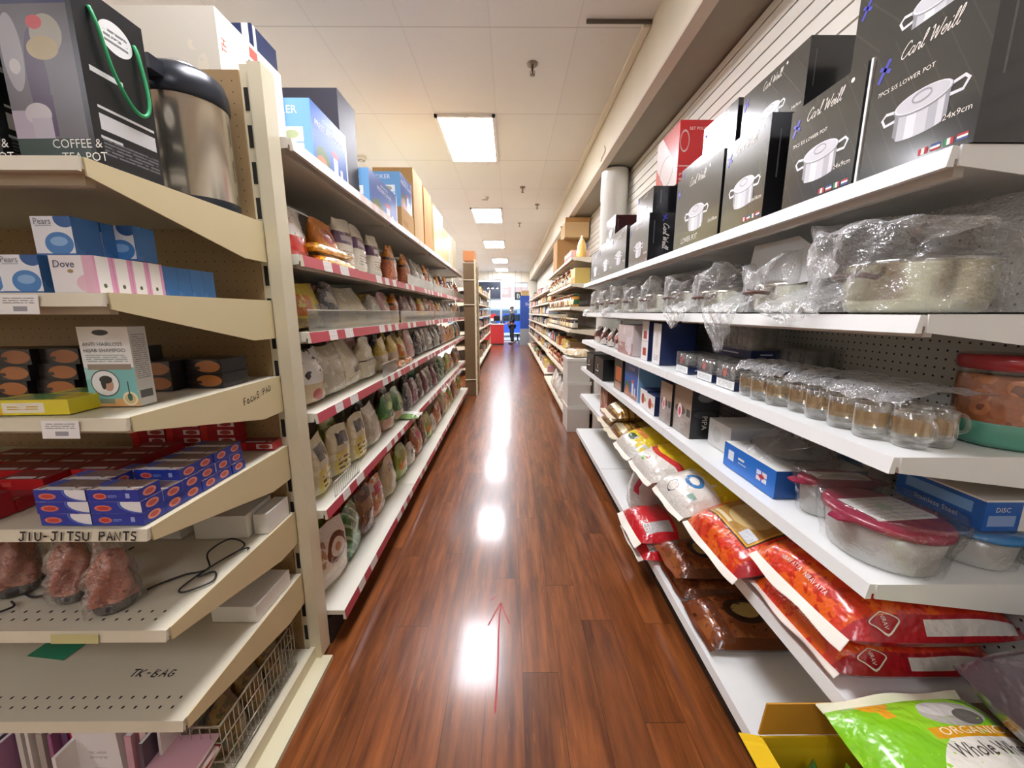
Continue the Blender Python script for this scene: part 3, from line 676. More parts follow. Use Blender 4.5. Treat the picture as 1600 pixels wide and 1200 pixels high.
G().tube([(0, -.135, .34), (0, -.14, .31)], .011, bk, 8).build('spout', ap)
# cartons on top of the food run
wc = art('white_carton_end', 'd3cebf', [('n', 8, .62, 'dcd5c2')], .6); ws = art('white_carton_side', 'd9d3c3', [('r', .5, .45, .72, .62, 'd8554a'), ('n', 9, .6, 'e2d9c4')], .6)
def dec(g, w, d, h):
    R_ = RT(w, d, h); rd_ = mat('c65a4e', .6)
    for i, s_ in enumerate(('HAN', 'LOT', 'No 4')): g.decal(rot2(text('RH', .05), PI / 2, -.1, .02 + i * .12) if 0 else rot2(text('TH', .035), PI / 2, -d / 2 + .04, .04 + i * .11), R_, rd_)
    g.decal(shift(text('RIS', .05), -.035, .285), R_, mat('3a3734', .6)); g.decal(rect2(-.02, .335, .03, .37), R_, rd_)
carton('carton', 'big white carton with red markings on top of the food run by the post', 'carton', (-1.27, 1.70, 2.123), 0, .56, .385, .385, wc, ws, mat('ded6c2', .7), dec=dec)
carton('carton', 'plain brown carton on the run top behind the white one', 'carton', (-1.46, 2.33, 2.123), PI / 2, .5, .36, .42, CARD)
carton('carton', 'navy carton with a white stripe stacked high above the run top', 'carton', (-1.43, 2.315, 2.545), PI / 2, .21, .3, .36, art('navy_carton', '27355c', [('r', .05, 0, .16, 1, 'f0f0ec'), ('r', .5, .5, .8, .6, '8f98b4')], .5), art('navy_carton_end', '27355c', [('r', .84, 0, .95, 1, 'e6e6e2'), ('r', .3, .7, .7, .9, 'c0c6d8')], .5))

# ---------------------------------------------------------------- end unit: soaps
def small_box(label, x, y, z, w, d, h, front, side, top=None, group=None, rz=0.0, name='soap_box', cat='box'): return carton(name, label, cat, (x, y, z), rz, w, d, h, front, side, top or side, group)
S2 = EZ[1] + .003
pf = art('blue_soap_front', 'eef0f4', [('e', .62, .3, .36, .3, '4a86c8'), ('e', .62, .36, .22, .12, '8fbbe6'), ('e', .85, .95, .28, .24, '2f5f9e'), ('r', .0, .0, 1, .05, '3a6fae'), ('r', .1, .75, .5, .78, 'b9bfc8')], .35)
ps = art('blue_soap_side', '3f74b0', [('n', 14, .58, '4a82c0')], .35); pmesh = []
def pears(label, x, y, z):
    def dec(g, w, d, h): g.decal(shift(text('Pears', .019, 0), -w / 2 + .006, h * .8), FR(w, d, h), mat('6a7480', .5))
    return carton('soap_box', label, 'box', (x, y, z), math.radians(random.uniform(-2, 2)), .092, .06, .084, pf, ps, ps, dec=dec)
pears('white and blue soap box at the shelf front, beside the pink-striped boxes', -1.105, .94, S2)
pears('white and blue soap box behind the front one, under a stacked box', -1.105, 1.005, S2)
pears('white and blue soap box at the front, next to the green one', -1.205, .95, S2)
pears('white and blue soap box stacked on top of the soap row', -1.03, .955, S2 + .0845)
pears('blue soap box stacked on top, third of the upper row', -.985, 1.05, S2 + .0845)
pears('blue soap box stacked on top just behind the first stacked one', -1.03, 1.018, S2 + .0845)
carton('soap_box', 'green soap box on the soap shelf beyond the white and blue ones', 'box', (-1.302, .93, S2), 0, .09, .06, .075, art('green_soap', 'e8efe4', [('r', 0, 0, 1, .6, '3d9a58')], .4), mat('3d9a58', .4))
df = art('pink_soap_front', 'f3eff0', [('e', .85, .25, .3, .25, 'ecc3d2'), ('e', .45, .58, .07, .05, 'a98d5a'), ('r', .75, 0, 1, 1, 'e9b9cd')], .35)
dsd = art('pink_soap_end', 'f1ece6', [('r', .0, 0, .12, 1, 'df9dbd'), ('r', .8, 0, 1, 1, 'df9dbd'), ('e', .45, .2, .09, .06, '55604a')], .35)
for i in range(4):
    def dec(g, w, d, h): g.decal(shift(text('Dove', .022, .1), -w / 2 + .006, h * .68), FR(w, d, h), mat('2a3a5c', .5))
    carton('soap_box', 'white and pink soap box, %s in the row running back from the shelf front' % nth(i), 'box', (-.966, .912 + i * .0435, S2), 0, .096, .0425, .08, df, dsd, mat('f0d6e0', .4), dec=dec)
for i in range(4): carton('soap_box', 'plain blue soap box behind the pink row, %s going back' % nth(i), 'box', (-.968, 1.09 + i * .0455, S2), 0, .092, .0445, .078, ps, ps)
# shampoo box, yellow packs, dark packs
S3 = EZ[2] + .003
sf = art('shampoo_front', 'e9e9e4', [('r', 0, .0, 1, .5, '7fc0be'), ('r', 0, .35, .45, .5, 'a8d4cf'), ('n', 14, .64, 'c9e2dc'), ('r', 0, .5, 1, 1, 'ecece8'), ('r', .08, .47, .95, .54, '9a8c7c'), ('e', .37, .3, .285, .17, '4a4e52'), ('e', .37, .3, .265, .155, 'f0efee'), ('e', .43, .28, .1, .085, 'c89c84'), ('e', .39, .345, .13, .05, '2b2725'), ('e', .33, .3, .05, .08, '2b2725'), ('r', .26, .16, .5, .2, 'e8e6e4'), ('r', 0, 0, 1, .1, 'dfae72'), ('r', .04, .04, .5, .1, '8a9a88'), ('e', .82, .1, .15, .09, 'efe6c6'), ('e', .82, .1, .11, .065, 'd9c48c'), ('e', .82, .12, .05, .05, '3e6a5a'), ('r', .805, .14, .83, .32, '2f4a48'), ('s', .08, .57, .9, .67, 4, 14, '9fb0a8'), ('e', .45, .93, .16, .035, '3a3a38')], .35)
ss = art('shampoo_side', 'c9c9c4', [('s', .1, .35, .9, .92, 22, 9, '8e8e8a'), ('r', .12, .1, .85, .2, '55554f'), ('d', 40, 0, .0, '55554f')], .4)
def dec(g, w, d, h):
    F = FR(w, d, h); k_ = mat('70756f', .6)
    g.decal(shift(text('ANTI HAIRLOSS', .0132), -w / 2 + .007, h * .765), F, k_); g.decal(shift(text('HIJAB SHAMPOO', .0132), -w / 2 + .007, h * .69), F, k_)
carton('shampoo_box', 'tall white anti-hairloss shampoo box standing on the third shelf', 'box', (-1.0, .985, S3), math.radians(3), .118, .05, .2, sf, ss, mat('dededa', .4), dec=dec)
yf = art('yellow_pack', 'e3d21f', [('r', .14, .15, .68, .8, 'f0ead2'), ('s', .2, .35, .6, .65, 2, 6, 'c7a13c'), ('r', 0, .0, .12, .4, 'e0a020')], .25, .5)
yt = art('yellow_pack_top', '7fae6a', [('r', .0, 0, .1, 1, 'd9d03a'), ('r', .7, 0, 1, 1, 'd3c92e'), ('n', 20, .6, '5e9a5c')], .25, .5)
def soap_pack(label, x, y, rz):
    g = G(); w, d, h = .165, .075, .036
    fn = lambda z: [(-w / 2, z)]
    g.box(-w / 2, w / 2, -d / 2, d / 2, 0, h, mat('d9cc22', .25, coat=.5), front=yf, top=yt)
    o = g.build('soap_pack', None, (x, y, S3), rz); bv = o.modifiers.new('edge', 'BEVEL'); bv.width = .008; bv.segments = 3
    return tag(o, label, 'soap')
soap_pack('yellow and green film-wrapped soap pack lying at the shelf edge', -1.115, .915, math.radians(4))
soap_pack('yellow soap pack lying behind, half hidden by the front pack', -1.075, 1.0, math.radians(8))
of = art('dark_pack_end', '231d1c', [('e', .62, .5, .36, .42, 'b5703a'), ('r', .0, .3, .4, .5, '3a2c26')], .3, .3)
def dark_pack(i, x, y, z, grp):
    o = G().box(-.055, .055, -.06, .06, 0, .044, mat('1d1919', .3), front=of).build('soap_pack', None, (x, y, z), 0); bv = o.modifiers.new('edge', 'BEVEL'); bv.width = .012; bv.segments = 3
    return tag(o, 'black soap pack with an orange end, ' + grp, 'soap', 'dark soap packs at the back of the shelf')
k = 0
for r_ in range(3):
    for c_ in range(4):
        dark_pack(k, -1.53 + c_ * .112 + .014 * r_, 1.12 + c_ * .02, S3 + r_ * .045, '%s row up, %s across behind the yellow packs' % (nth(r_), nth(c_))); k += 1
for r_ in range(2):
    for c_ in range(2): dark_pack(k, -1.08 + c_ * .116, 1.22 + c_ * .05, S3 + r_ * .045, '%s row up, %s across behind the shampoo box' % (nth(r_), nth(c_))); k += 1
# red and blue boxes
S4 = EZ[3] + .003
bf = art('blue_box_front', '2b3fa6', [('e', 1.02, .85, .42, .75, 'e9ecf4'), ('e', 1.04, .85, .42, .66, 'f4f5f8'), ('o', 1.02, .85, .46, .82, .06, '5f83d8'), ('e', .25, .45, .17, .26, 'e0806a'), ('e', .25, .45, .12, .16, 'c9463e')], .3)
bf2 = art('blue_box_front_plain', '2b3fa6', [('e', .25, .45, .13, .26, 'e0806a'), ('e', .25, .45, .09, .16, 'c9463e'), ('r', .75, .3, .83, .7, 'aebbe6'), ('s', .4, .35, .58, .6, 2, 7, '8f9fd8')], .3)
be = art('blue_box_end', '2a3890', [('e', .5, .5, .3, .34, 'd98a72'), ('e', .5, .5, .2, .2, 'b9564a')], .3)
btop = art('blue_box_top', '7f6a62', [('r', 0, 0, 1, .3, 'eceaea'), ('r', .0, .3, .25, 1, '4a5bb0'), ('n', 30, .55, '9a7f72')], .35)
rf = art('red_box_front', 'b3202a', [('r', .5, .2, .98, .8, 'eaddda'), ('e', .74, .5, .17, .26, 'b5443e'), ('r', 0, .0, .2, 1, 'd7332e')], .3)
rf2 = art('red_box_front_plain', 'c52a2c', [('r', .1, .3, .3, .7, 'd9534c')], .3)
rtop = art('red_box_top', '8a2f30', [('r', .15, .1, .9, .34, 'e6dedc'), ('n', 26, .55, '6e3a38')], .35); rs = mat('a51c26', .3, var=.06)
BW, BD, BH = .124, .0595, .0305
def block(x, y, z, f_, e_, t_, label, grp, j=0):
    return carton('medicine_box', label, 'box', (x + random.uniform(-.002, .002), y, z), math.radians(random.uniform(-1.5, 1.5)), BW, BD, BH, f_, e_, t_, grp)
lay = [(0, 6), (1, 2), (2, 1)]
for c_, x in enumerate((-.952, -1.079)):
    for l_ in range(3):
        rows = {0: range(6), 1: range(6) if c_ == 0 else range(4), 2: (0, 2, 3, 4, 5) if c_ == 0 else (0, 1)}[l_]
        for r_ in rows:
            block(x - .002 * l_, .90 + r_ * .0605, S4 + l_ * .031, bf if (c_ or (l_ == 1)) else bf2, be, btop, 'blue medicine box, %s layer, %s row back, %s' % (nth(l_), nth(r_), 'outer column' if c_ == 0 else 'inner column'), 'blue boxes stacked on the fourth shelf')
for c_ in range(4):
    for r_ in range(6):
        for l_ in range(2 if (c_ * 7 + r_ * 3) % 5 else 1):
            x = -1.215 - c_ * .128; y = .905 + r_ * .062 + (0.13 if c_ == 0 else 0.0)
            if c_ == 0 and r_ > 4: continue
            block(x, y, S4 + l_ * .031, rf if c_ == 0 else rf2, rs, rtop, 'red medicine box, %s layer, %s row back, %s column from the blue boxes' % (nth(l_), nth(r_), nth(c_)), 'red boxes stacked on the fourth shelf')
for i in range(3):
    for l_ in range(4): block(-1.33 + i * .128, 1.40, S4 + l_ * .031, rf, rs, rtop, 'red medicine box against the back panel, %s stack, %s layer up' % (nth(i), nth(l_)), 'red boxes against the back panel')
block(-.955, 1.42, S4, rf, rs, rtop, 'red medicine box alone by the upright at the back', None)
# salt lamps and cords, white cartons behind
S5 = EZ[4] + .003
salt = art('salt_rock', 'a8604a', [('n', 16, .52, 'c07a60'), ('n', 34, .6, '8a4636')], .45, .2, .8, crinkle=26)
def salt_lamp(x, y, s, label, seed, cord):
    t = thing('salt_lamp', label, 'lamp', (x, y, S5)); r = random.Random(seed); ph = [r.uniform(0, 6) for _ in range(6)]
    G().lathe([(0, 0), (.052 * s, 0), (.056 * s, .008), (.056 * s, .022), (.05 * s, .028), (0, .028)], mat('2b2624', .4), 24).build('base', t)
    def rock(u, v, k=1.0):
        a = 2 * PI * u; rr = (.055 * (1 - v ** 2.4 * .55) * (1 + .14 * math.sin(3 * a + ph[0] + 4 * v) + .1 * math.sin(5 * a + ph[1] - 7 * v))) * s * k * (1 if v < .97 else .3)
        return (rr * math.cos(a) + .008 * v, rr * math.sin(a), .028 + .17 * s * v)
    G().grid(rock, 22, 12, salt, closed=True).face([rock(i / 22, 1) for i in range(22)], salt).build('rock', t, label='rough reddish salt rock')
    def wrap(u, v):
        a = 2 * PI * u; q = 1.16 + .08 * math.sin(9 * a + ph[2] + 14 * v) + .07 * math.sin(14 * a - 11 * v + ph[3])
        x_, y_, z_ = rock(u, min(v, .96), q); return (x_, y_, (.006 if v == 0 else z_) + (.05 * s * max(0, v - .85) / .15 * (1 + .5 * math.sin(5 * a + ph[4]))))
    G().grid(wrap, 34, 16, film('lamp_wrap', (.95, .93, .92), .10, .5, .8, 40, .14, .2), closed=True).build('plastic_cover', t)
    G().tube(spline([(p[0] - x, p[1] - y, p[2] - S5) for p in cord], 6), .0028, BLACK, 6).build('power_cord', t)
    return t
zc = S5 + .006
salt_lamp(-1.085, .945, .82, 'salt lamp in crinkled plastic whose black cord loops across the bare shelf', 1, [(-1.035, .985, zc + .008), (-1.03, 1.02, zc), (-.99, 1.06, zc), (-.96, 1.07, zc), (-.94, 1.09, zc + .003), (-.98, 1.14, zc + .02), (-.95, 1.2, zc + .03), (-.905, 1.2, zc + .004), (-.93, 1.1, zc + .006), (-.945, 1.05, zc), (-.91, 1.07, zc + .002), (-.885, 1.03, zc), (-.93, .985, zc), (-.955, 1.0, zc), (-.94, 1.075, zc + .004), (-.91, 1.17, zc + .003), (-.885, 1.19, zc + .004), (-.88, 1.18, zc + .004)])
salt_lamp(-1.235, .985, .82, 'salt lamp in crinkled plastic standing behind and inward of the looped-cord one', 2, [(-1.3, .97, zc + .008), (-1.34, .965, zc), (-1.4, .985, zc), (-1.44, .96, zc), (-1.41, .91, zc), (-1.37, .90, zc + .003), (-1.35, .93, zc), (-1.38, .95, zc)])
salt_lamp(-1.425, 1.01, .85, 'salt lamp in plastic farthest along from the looped-cord one', 3, [(-1.38, 1.05, zc + .01), (-1.34, 1.07, zc + .005), (-1.3, 1.12, zc + .003), (-1.28, 1.2, zc)])
wb = mat('e6e3da', .6, var=.02)
for lb, x, y, z, w_, d_, h_ in (('white carton at the back of the lamp shelf, the wider one', -1.03, 1.34, S5, .18, .16, .085), ('white carton at the back of the lamp shelf beside the upright', -.905, 1.36, S5, .05, .14, .075), ('white carton behind the two salt lamps', -1.25, 1.33, S5, .17, .14, .1), ('white carton behind the lamps, farthest from the slotted upright', -1.47, 1.32, S5, .2, .14, .08), ('low white carton at the back of the nearly empty shelf', -.965, 1.29, EZ[5] + .003, .16, .2, .06)):
    carton('carton', lb, 'carton', (x, y, z), math.radians(random.uniform(-4, 4)), w_, d_, h_, wb)
G().face([(-.07, -.045, 0), (.06, -.06, 0), (.075, .05, .001), (-.06, .06, .002)], mat('2f8f6a', .6)).face([(-.07, -.045, -.001), (-.06, .06, .001), (.075, .05, 0), (.06, -.06, -.001)], mat('2f8f6a', .6)).build('card', None, (-1.46, 1.1, EZ[5] + .004))
tag(bpy.data.objects['card'], 'green card lying on the nearly empty shelf with marker writing', 'card')
# booklets and wire basket on the base
cols_ = ['c38fb0', 'e8e3dc', '6a4a70', 'd9a9b4', 'efece6', '3d4f86', 'b9b2a6', 'cf2b3e', 'e4c7c4', '8f7f95', 'dcd8d0', 'a86a92', 'f2f0ec', '5a4c58']
names_ = {'c38fb0': 'mauve', 'e8e3dc': 'cream', '6a4a70': 'purple', 'd9a9b4': 'pink', 'efece6': 'white', '3d4f86': 'blue', 'b9b2a6': 'grey', 'cf2b3e': 'red', 'e4c7c4': 'blush', '8f7f95': 'lilac', 'dcd8d0': 'pale grey', 'a86a92': 'magenta', 'f2f0ec': 'bright white', '5a4c58': 'dark plum'}
def booklet(label, loc, rot, w, h, t, c):
    g = G(); cv = mat(c, .4, var=.05)
    g.box(0, t, -w / 2, w / 2, 0, h, cv); b = G().box(t * .15, t * .85, -w / 2 + .002, w / 2 - .002, .002, h + .0006, PAPER)
    r = thing('booklet', label, 'booklet', (loc[0], loc[1], loc[2] + .002 + (w / 2 * abs(math.sin(rot[0])) + t * abs(math.sin(rot[1])) if rot[1] < 1 else .09)), rot, 'booklets on the base of the end unit'); g.build('cover', r); b.build('pages', r); return r
x = -1.56
for i in range(22):
    c = cols_[(i * 5 + 8) % 14]; t = random.uniform(.008, .02)
    if abs(x + 1.195) < .068: x = -1.125
    if x > -1.04: break
    booklet('%s booklet on the base, %s in the row toward the wire basket' % (names_[c], nth(i)), (x, (1.0 if i < 19 else 1.04) + random.uniform(-.05, .03), .063), (0, .06, 0), .2, random.uniform(.23, .275), t, c); x += t + .011
for i, (c, a) in enumerate((('d9a9b4', .05), ('e4c7c4', -.06), ('cf2b3e', .1))):
    booklet('%s booklet lying flat at the front, %s of the low heap' % (names_[c], nth(i)), (-1.06, .90, .075 + .025 * (2 - i)), (0, PI / 2, a), .16, .16, .012, c)
dv = art('white_display', 'f0efec', [('r', .3, .12, .62, .5, 'c9cdd2'), ('r', .34, .16, .58, .46, '8d949c'), ('e', .46, .33, .08, .1, 'd9b7a5'), ('s', .3, .62, .7, .75, 2, 7, 'd2cfca')], .4)
carton('display_carton', 'white display carton with a small picture among the booklets', 'carton', (-1.19, .94, .062), 0, .125, .06, .27, dv, mat('eeece8', .5))
wbk = thing('wire_basket', 'chrome wire basket of clear bags on the unit base by the rail', 'basket', (-.945, 1.17, .062))
wm_ = mat('a9a08c', .3, .7); g = G()
for z in (.01, .07, .14, .2):
    for a_, b_ in (((-.06, -.2), (.06, -.2)), ((.06, -.2), (.06, .2)), ((.06, .2), (-.06, .2)), ((-.06, .2), (-.06, -.2))): g.tube([(a_[0], a_[1], z), (b_[0], b_[1], z)], .0022 if z < .2 else .004, wm_, 5)
for i in range(21):
    y = -.2 + i * .02
    g.tube([(.06, y, .2), (.06, y, .01), (-.06, y, .01), (-.06, y, .2)], .0014, wm_, 4)
for i in range(5): g.tube([(-.06 + .03 * i, -.2, .2), (-.06 + .03 * i, -.2, .01)], .0014, wm_, 4)
g.build('wire_mesh', wbk); G().tube(spline([(.06, .16, .2), (.062, .17, .235), (.06, .19, .24), (.06, .2, .2)], 5), .003, wm_, 6).build('hook', wbk)
bm_ = art('brown_bag_contents', '6f5a3a', [('n', 26, .5, '8c7446'), ('n', 40, .6, '4e5a34')], .3, .5, .6)
for i in range(3): put('pouch', pouch(.1, .19, .1, bm_, 40 + i), 'clear bag of brown-green contents in the wire basket, %s from the front' % nth(i), 'bag', (-.945, 1.06 + i * .11, .078), PI / 2 + .1)
# ---------------------------------------------------------------- left run: pouches shelf by shelf
GLOS = dict(rough=.25, coat=.75, bump=.9, crinkle=26)
def A(k, base, *sh, **kw): q = dict(GLOS); q.update(kw); return art(k, base, sh, **q)
DES = {
 'wr': (.17, .2, .09, A('p_wr', 'e8e2da', ('h', 0, -1, -.45, 'c0342c'), ('e', .5, .7, .25, .14, 'f4efe6'), ('n', 20, .63, 'd8b9a4')), 'white pouch with a red lower half', 1),
 'or': (.2, .22, .1, A('p_or', 'd9822c', ('r', .0, .0, 1, .4, 'cdb48a'), ('e', .5, .65, .3, .16, 'b5341f'), ('n', 18, .62, 'e5a34a')), 'orange snack bag', 1),
 'pb': (.19, .27, .1, A('p_pb', 'e6ddcb', ('r', 0, .52, 1, .75, '5a2f5e'), ('r', .2, .58, .8, .68, 'c7b6c9'), ('s', .2, .2, .8, .42, 4, 8, 'a89a8a')), 'white pouch with a purple band', 1),
 'oc': (.2, .27, .11, A('p_oc', 'b8603c', ('h', 0, 1, .68, 'e08a1e'), ('r', 0, .6, 1, .66, '3a2a20'), ('v', 60, .3, 'd48a56'), ('n', 30, .6, '8f3f28')), 'orange-topped see-through pouch', .75),
 'si': (.2, .26, .1, A('p_si', 'a9a7a2', ('r', .2, .3, .8, .6, 'd8d5cd'), ('n', 16, .6, '7d7b76')), 'silver-grey glossy pouch', .9),
 'yl': (.21, .21, .1, A('p_yl', 'd9bd3c', ('r', 0, .3, .45, .75, 'd97a2a'), ('r', .6, .3, .95, .55, '4a4030'), ('r', 0, 0, 1, .25, 'a98a58'), ('n', 24, .62, 'e8d46a')), 'yellow pouch with dark print', 1),
 'cf': (.34, .27, .15, A('p_cf', 'd9d0b4', ('r', .5, .3, .85, .42, '3e3a33'), ('n', 10, .58, 'efe8d2'), ('r', .2, .15, .5, .25, 'b9ae92'), bump=1.0), 'big crumpled cream foil bag', .85),
 'pk': (.2, .3, .1, A('p_pk', 'd8a8a4', ('e', .5, .6, .2, .12, '5c7a6a'), ('n', 12, .6, 'e6c4be')), 'pink pouch with a small round mark', 1),
 'cl': (.22, .19, .11, A('p_cl', 'd8d3c2', ('v', 90, .32, 'ece8da'), ('e', .5, .5, .18, .18, '8aa394'), ('n', 20, .6, 'bdb7a4')), 'clear bag of pale grains', .8),
 'pu': (.18, .25, .1, A('p_pu', '9a6a72', ('r', .1, .5, .9, .8, '6a2f4a'), ('v', 70, .3, 'c4a49c'), ('n', 20, .6, 'd8c8c0')), 'pinkish pouch with a plum label', .9),
 'cw': (.17, .25, .09, A('p_cw', 'ece9e2', ('n', 14, .57, '24221f'), ('r', 0, 0, 1, .4, 'cdb793'), ('e', .5, .2, .2, .1, 'b5544a')), 'white bag with black patches', 1),
 'cr': (.3, .33, .14, A('p_cr', 'd7cdb0', ('r', 0, .44, 1, .47, '4a4438'), ('n', 10, .58, 'ebe4ce'), ('r', .2, .1, .7, .32, 'e9e4d2'), bump=1.0), 'tall cream pouch tied with a dark band', .6),
 'yp': (.18, .24, .1, A('p_yp', 'd8b848', ('r', 0, 0, 1, .5, 'd8c8a4'), ('v', 80, .28, 'e9dcbc'), ('e', .5, .75, .25, .1, 'e9d66a')), 'yellow-topped pouch of pale grains', .85),
 'dk': (.19, .25, .1, A('p_dk', '3f3d3e', ('v', 80, .3, '5c5856'), ('r', .2, .55, .8, .8, '77706c'), ('n', 24, .62, '8a8480')), 'dark grey pouch of small seeds', .9),
 'og': (.17, .22, .1, A('p_og', 'cf8a34', ('v', 50, .34, 'e2b068'), ('r', .15, .55, .85, .8, 'a8552a')), 'orange-brown snack pouch', .95),
 'bl': (.2, .27, .1, A('p_bl', 'd9cfa8', ('r', .25, .62, .8, .86, '3b3836'), ('r', .1, .05, .9, .5, 'dccb6a'), ('s', .2, .15, .8, .42, 3, 6, '5b4a2a'), ('n', 20, .62, 'e9e2c6')), 'cream pouch with a black label and yellow panel', 1),
 'gb': (.24, .26, .12, A('p_gb', 'b9b09a', ('n', 16, .58, 'cfc8b4'), ('r', .1, .72, .9, .78, 'd9d3c2')), 'plain grey-beige block pack', 1),
 'gn': (.24, .26, .11, A('p_gn', '3f7a3c', ('r', 0, 0, 1, .35, 'c9a08a'), ('n', 12, .56, '6aa84a'), ('e', .5, .65, .22, .12, 'a8c86a')), 'green bag with a pale pink foot', 1),
 'pi': (.19, .25, .1, A('p_pi', '6f3a48', ('v', 60, .32, '97586a'), ('r', .2, .6, .8, .85, 'a8a2a4')), 'dark red bean pouch', .9),
 'rg': (.24, .32, .1, A('p_rg', 'e0d5c4', ('o', .55, .58, .3, .2, .45, '6b3522'), ('e', .55, .58, .1, .07, 'b98a5c'), ('r', 0, .0, 1, .22, 'cfc3b4'), ('n', 16, .64, 'b08a6a')), 'cream bag printed with a brown ring snack', 1),
 'gr': (.22, .3, .1, A('p_gr', '2f6a3e', ('d', 3, 4, .28, '8fb08a'), ('n', 12, .6, '4e8a4a')), 'dark green bag with pale streaks', 1),
 'br': (.2, .29, .1, A('p_br', '5c3a28', ('n', 18, .55, '7a5034'), ('r', .2, .5, .8, .75, '8a6a4a')), 'brown pouch', .9),
 'cm': (.24, .27, .11, A('p_cm', 'b9765a', ('v', 40, .36, 'd9a05a'), ('n', 14, .57, 'd8d0c4'), ('r', .25, .55, .75, .8, 'c03a5a'), bump=1.0), 'clear bag of red and orange pieces', .8),
 'lm': (.2, .28, .1, A('p_lm', '9aa84a', ('r', .1, .3, .9, .5, 'd98a2a'), ('n', 14, .6, 'c8cf8a')), 'lime-green bag with an orange stripe', .95),
 'rc': (.26, .3, .12, A('p_rc', 'cdc19c', ('r', .3, .62, .8, .8, '55524e'), ('v', 110, .3, 'ded4b4')), 'cream rice pouch with a grey label', .85),
}
SHN = ('top', 'uppermost pouch', 'second pouch', 'third pouch', 'fourth pouch', 'bottom')
FILL = {1: ['oc', 'si', 'cl', 'or', 'pb', 'oc', 'og', 'wr', 'pu', 'or'], 2: ['pu', 'oc', 'pk', 'yl', 'cl', 'si', 'dk', 'pu', 'cl', 'og'], 3: ['dk', 'si', 'dk', 'pk', 'og', 'og', 'og', 'yp', 'dk', 'og'],
        4: ['dk', 'pi', 'dk', 'gr', 'dk', 'lm', 'pi', 'or', 'br', 'og'], 5: ['lm', 'cl', 'cm', 'br', 'rc', 'or', 'lm', 'br', 'cm', 'or']}
LIST = {1: [('wr', 1.70), ('or', 1.97), ('pb', 2.18), ('pb', 2.38), ('pb', 2.66), ('oc', 3.0), ('oc', 3.45), ('si', 3.75), ('si', 3.98)],
        2: [('yl', 1.76), ('dk', 1.94), ('cf', 2.25), ('cl', 2.6), ('pk', 2.82), ('oc', 3.08), ('pu', 3.36), ('pu', 3.6), ('yl', 3.9)],
        3: [('cw', 1.7), ('gb', 1.92), ('cf', 2.13), ('cr', 2.42), ('yp', 2.72), ('yp', 2.95), ('yl', 3.18), ('pk', 3.45), ('dk', 3.72), ('dk', 3.96), ('si', 4.2)],
        4: [('bl', 1.72), ('bl', 1.94), ('bl', 2.16), ('gb', 2.42), ('gn', 2.75), ('gn', 3.0), ('dk', 3.25), ('pi', 3.48), ('dk', 3.72), ('pi', 3.98)],
        5: [('rg', 1.75), ('gr', 1.98), ('br', 2.18), ('cm', 2.42), ('rc', 2.72), ('lm', 3.0), ('cl', 3.28), ('cm', 3.55), ('br', 3.8)]}
cnt = {}
def add_pouch(k, y, z, sh, back=0, y_off=0):
    w_, h_, t_, m_, ds, nk = DES[k]; lim = ((LZ + (LB,))[sh - 1] - .05) - z - .012
    sc = min(1.0, lim / (h_ * 1.035)) * random.uniform(.95, 1.0); sw = random.uniform(.94, 1.03)
    x = -.845 - t_ * .58 - back * .15 - random.uniform(0, .015)
    i = cnt.get((sh, k, back), 0); cnt[(sh, k, back)] = i + 1
    lab = '%s, %s such on the %s shelf' % (ds, nth(i), SHN[sh]) + (', behind' if back else '')
    o = put('pouch', pouch(w_, h_, t_, m_, hash(k) % 1 + len(k) + sum(map(ord, k)) + (i % 3), nk), lab, 'bag', (x, y, z), PI / 2 + random.uniform(-.12, .12), 'pouches on the %s shelf of the left run' % SHN[sh], (sw, 1, sc))
    return o
for sh in range(1, 6):
    z = (LZ + (LB,))[sh] + .0035; ys = []
    for k, y in LIST[sh]: add_pouch(k, y, z, sh); ys.append((k, y))
    y = LIST[sh][-1][1] + DES[LIST[sh][-1][0]][0] * .5; n = 0
    while y < 6.6:
        k = FILL[sh][n % 10]; y += DES[k][0] * .5 + .012; add_pouch(k, y, z, sh); y += DES[k][0] * .5 + random.uniform(.0, .06); n += 1
    y = 1.78
    while y < 4.2:
        k = random.choice(FILL[sh]); y += DES[k][0] * .55
        if random.random() < .7: add_pouch(k, y, z, sh, 1)
        y += DES[k][0] * .55 + .03
# packs lying on the uppermost pouch shelf, and the odd fallen pack
ylm = A('lying_yellow', 'e0a92c', ('r', .1, .3, .5, .7, 'efe6d2'), ('n', 16, .58, 'c8742a'))
def flat_pack(label, loc, rot, w, l, t, m, seed, cat='bag'):
    p = Pillow(w, l, t, seed); r = thing('packet', label, cat, loc, rot); p.build('wrapper', m, None, r); seam(p, r, m, .02, 0); seam(p, r, m, .02, 1); return r
zz = LZ[1] + .0035
flat_pack('long yellow packet lying along the uppermost pouch shelf edge', (-.875, 2.0, zz), 0.02, .09, .42, .045, ylm, 3)
flat_pack('yellow packet lying on top of another along the uppermost pouch shelf', (-.885, 1.95, zz + .05), -.06, .09, .36, .045, ylm, 4)
nutm = A('nut_pack', 'a8632c', ('v', 45, .38, 'd08a44'), ('n', 20, .6, '7a4218'))
for i in range(3): flat_pack('see-through packet of brown nuts lying at the third shelf edge, %s along' % nth(i), (-.845, 2.74 + i * .2, LZ[3] + .0035), .1 - .08 * i, .07, .17, .05, nutm, 8 + i)
flat_pack('white and green packet sticking out over the fourth shelf edge', (-.83, 3.05, LZ[4] + .004), PI / 2, .2, .16, .04, A('wg_pack', 'e6e4d8', ('r', 0, 0, .3, 1, '7a9a5a'), ('r', .3, .2, .7, .8, 'f0eee6')), 12)
dsk = mat('d9d0b8', .5, var=.05)
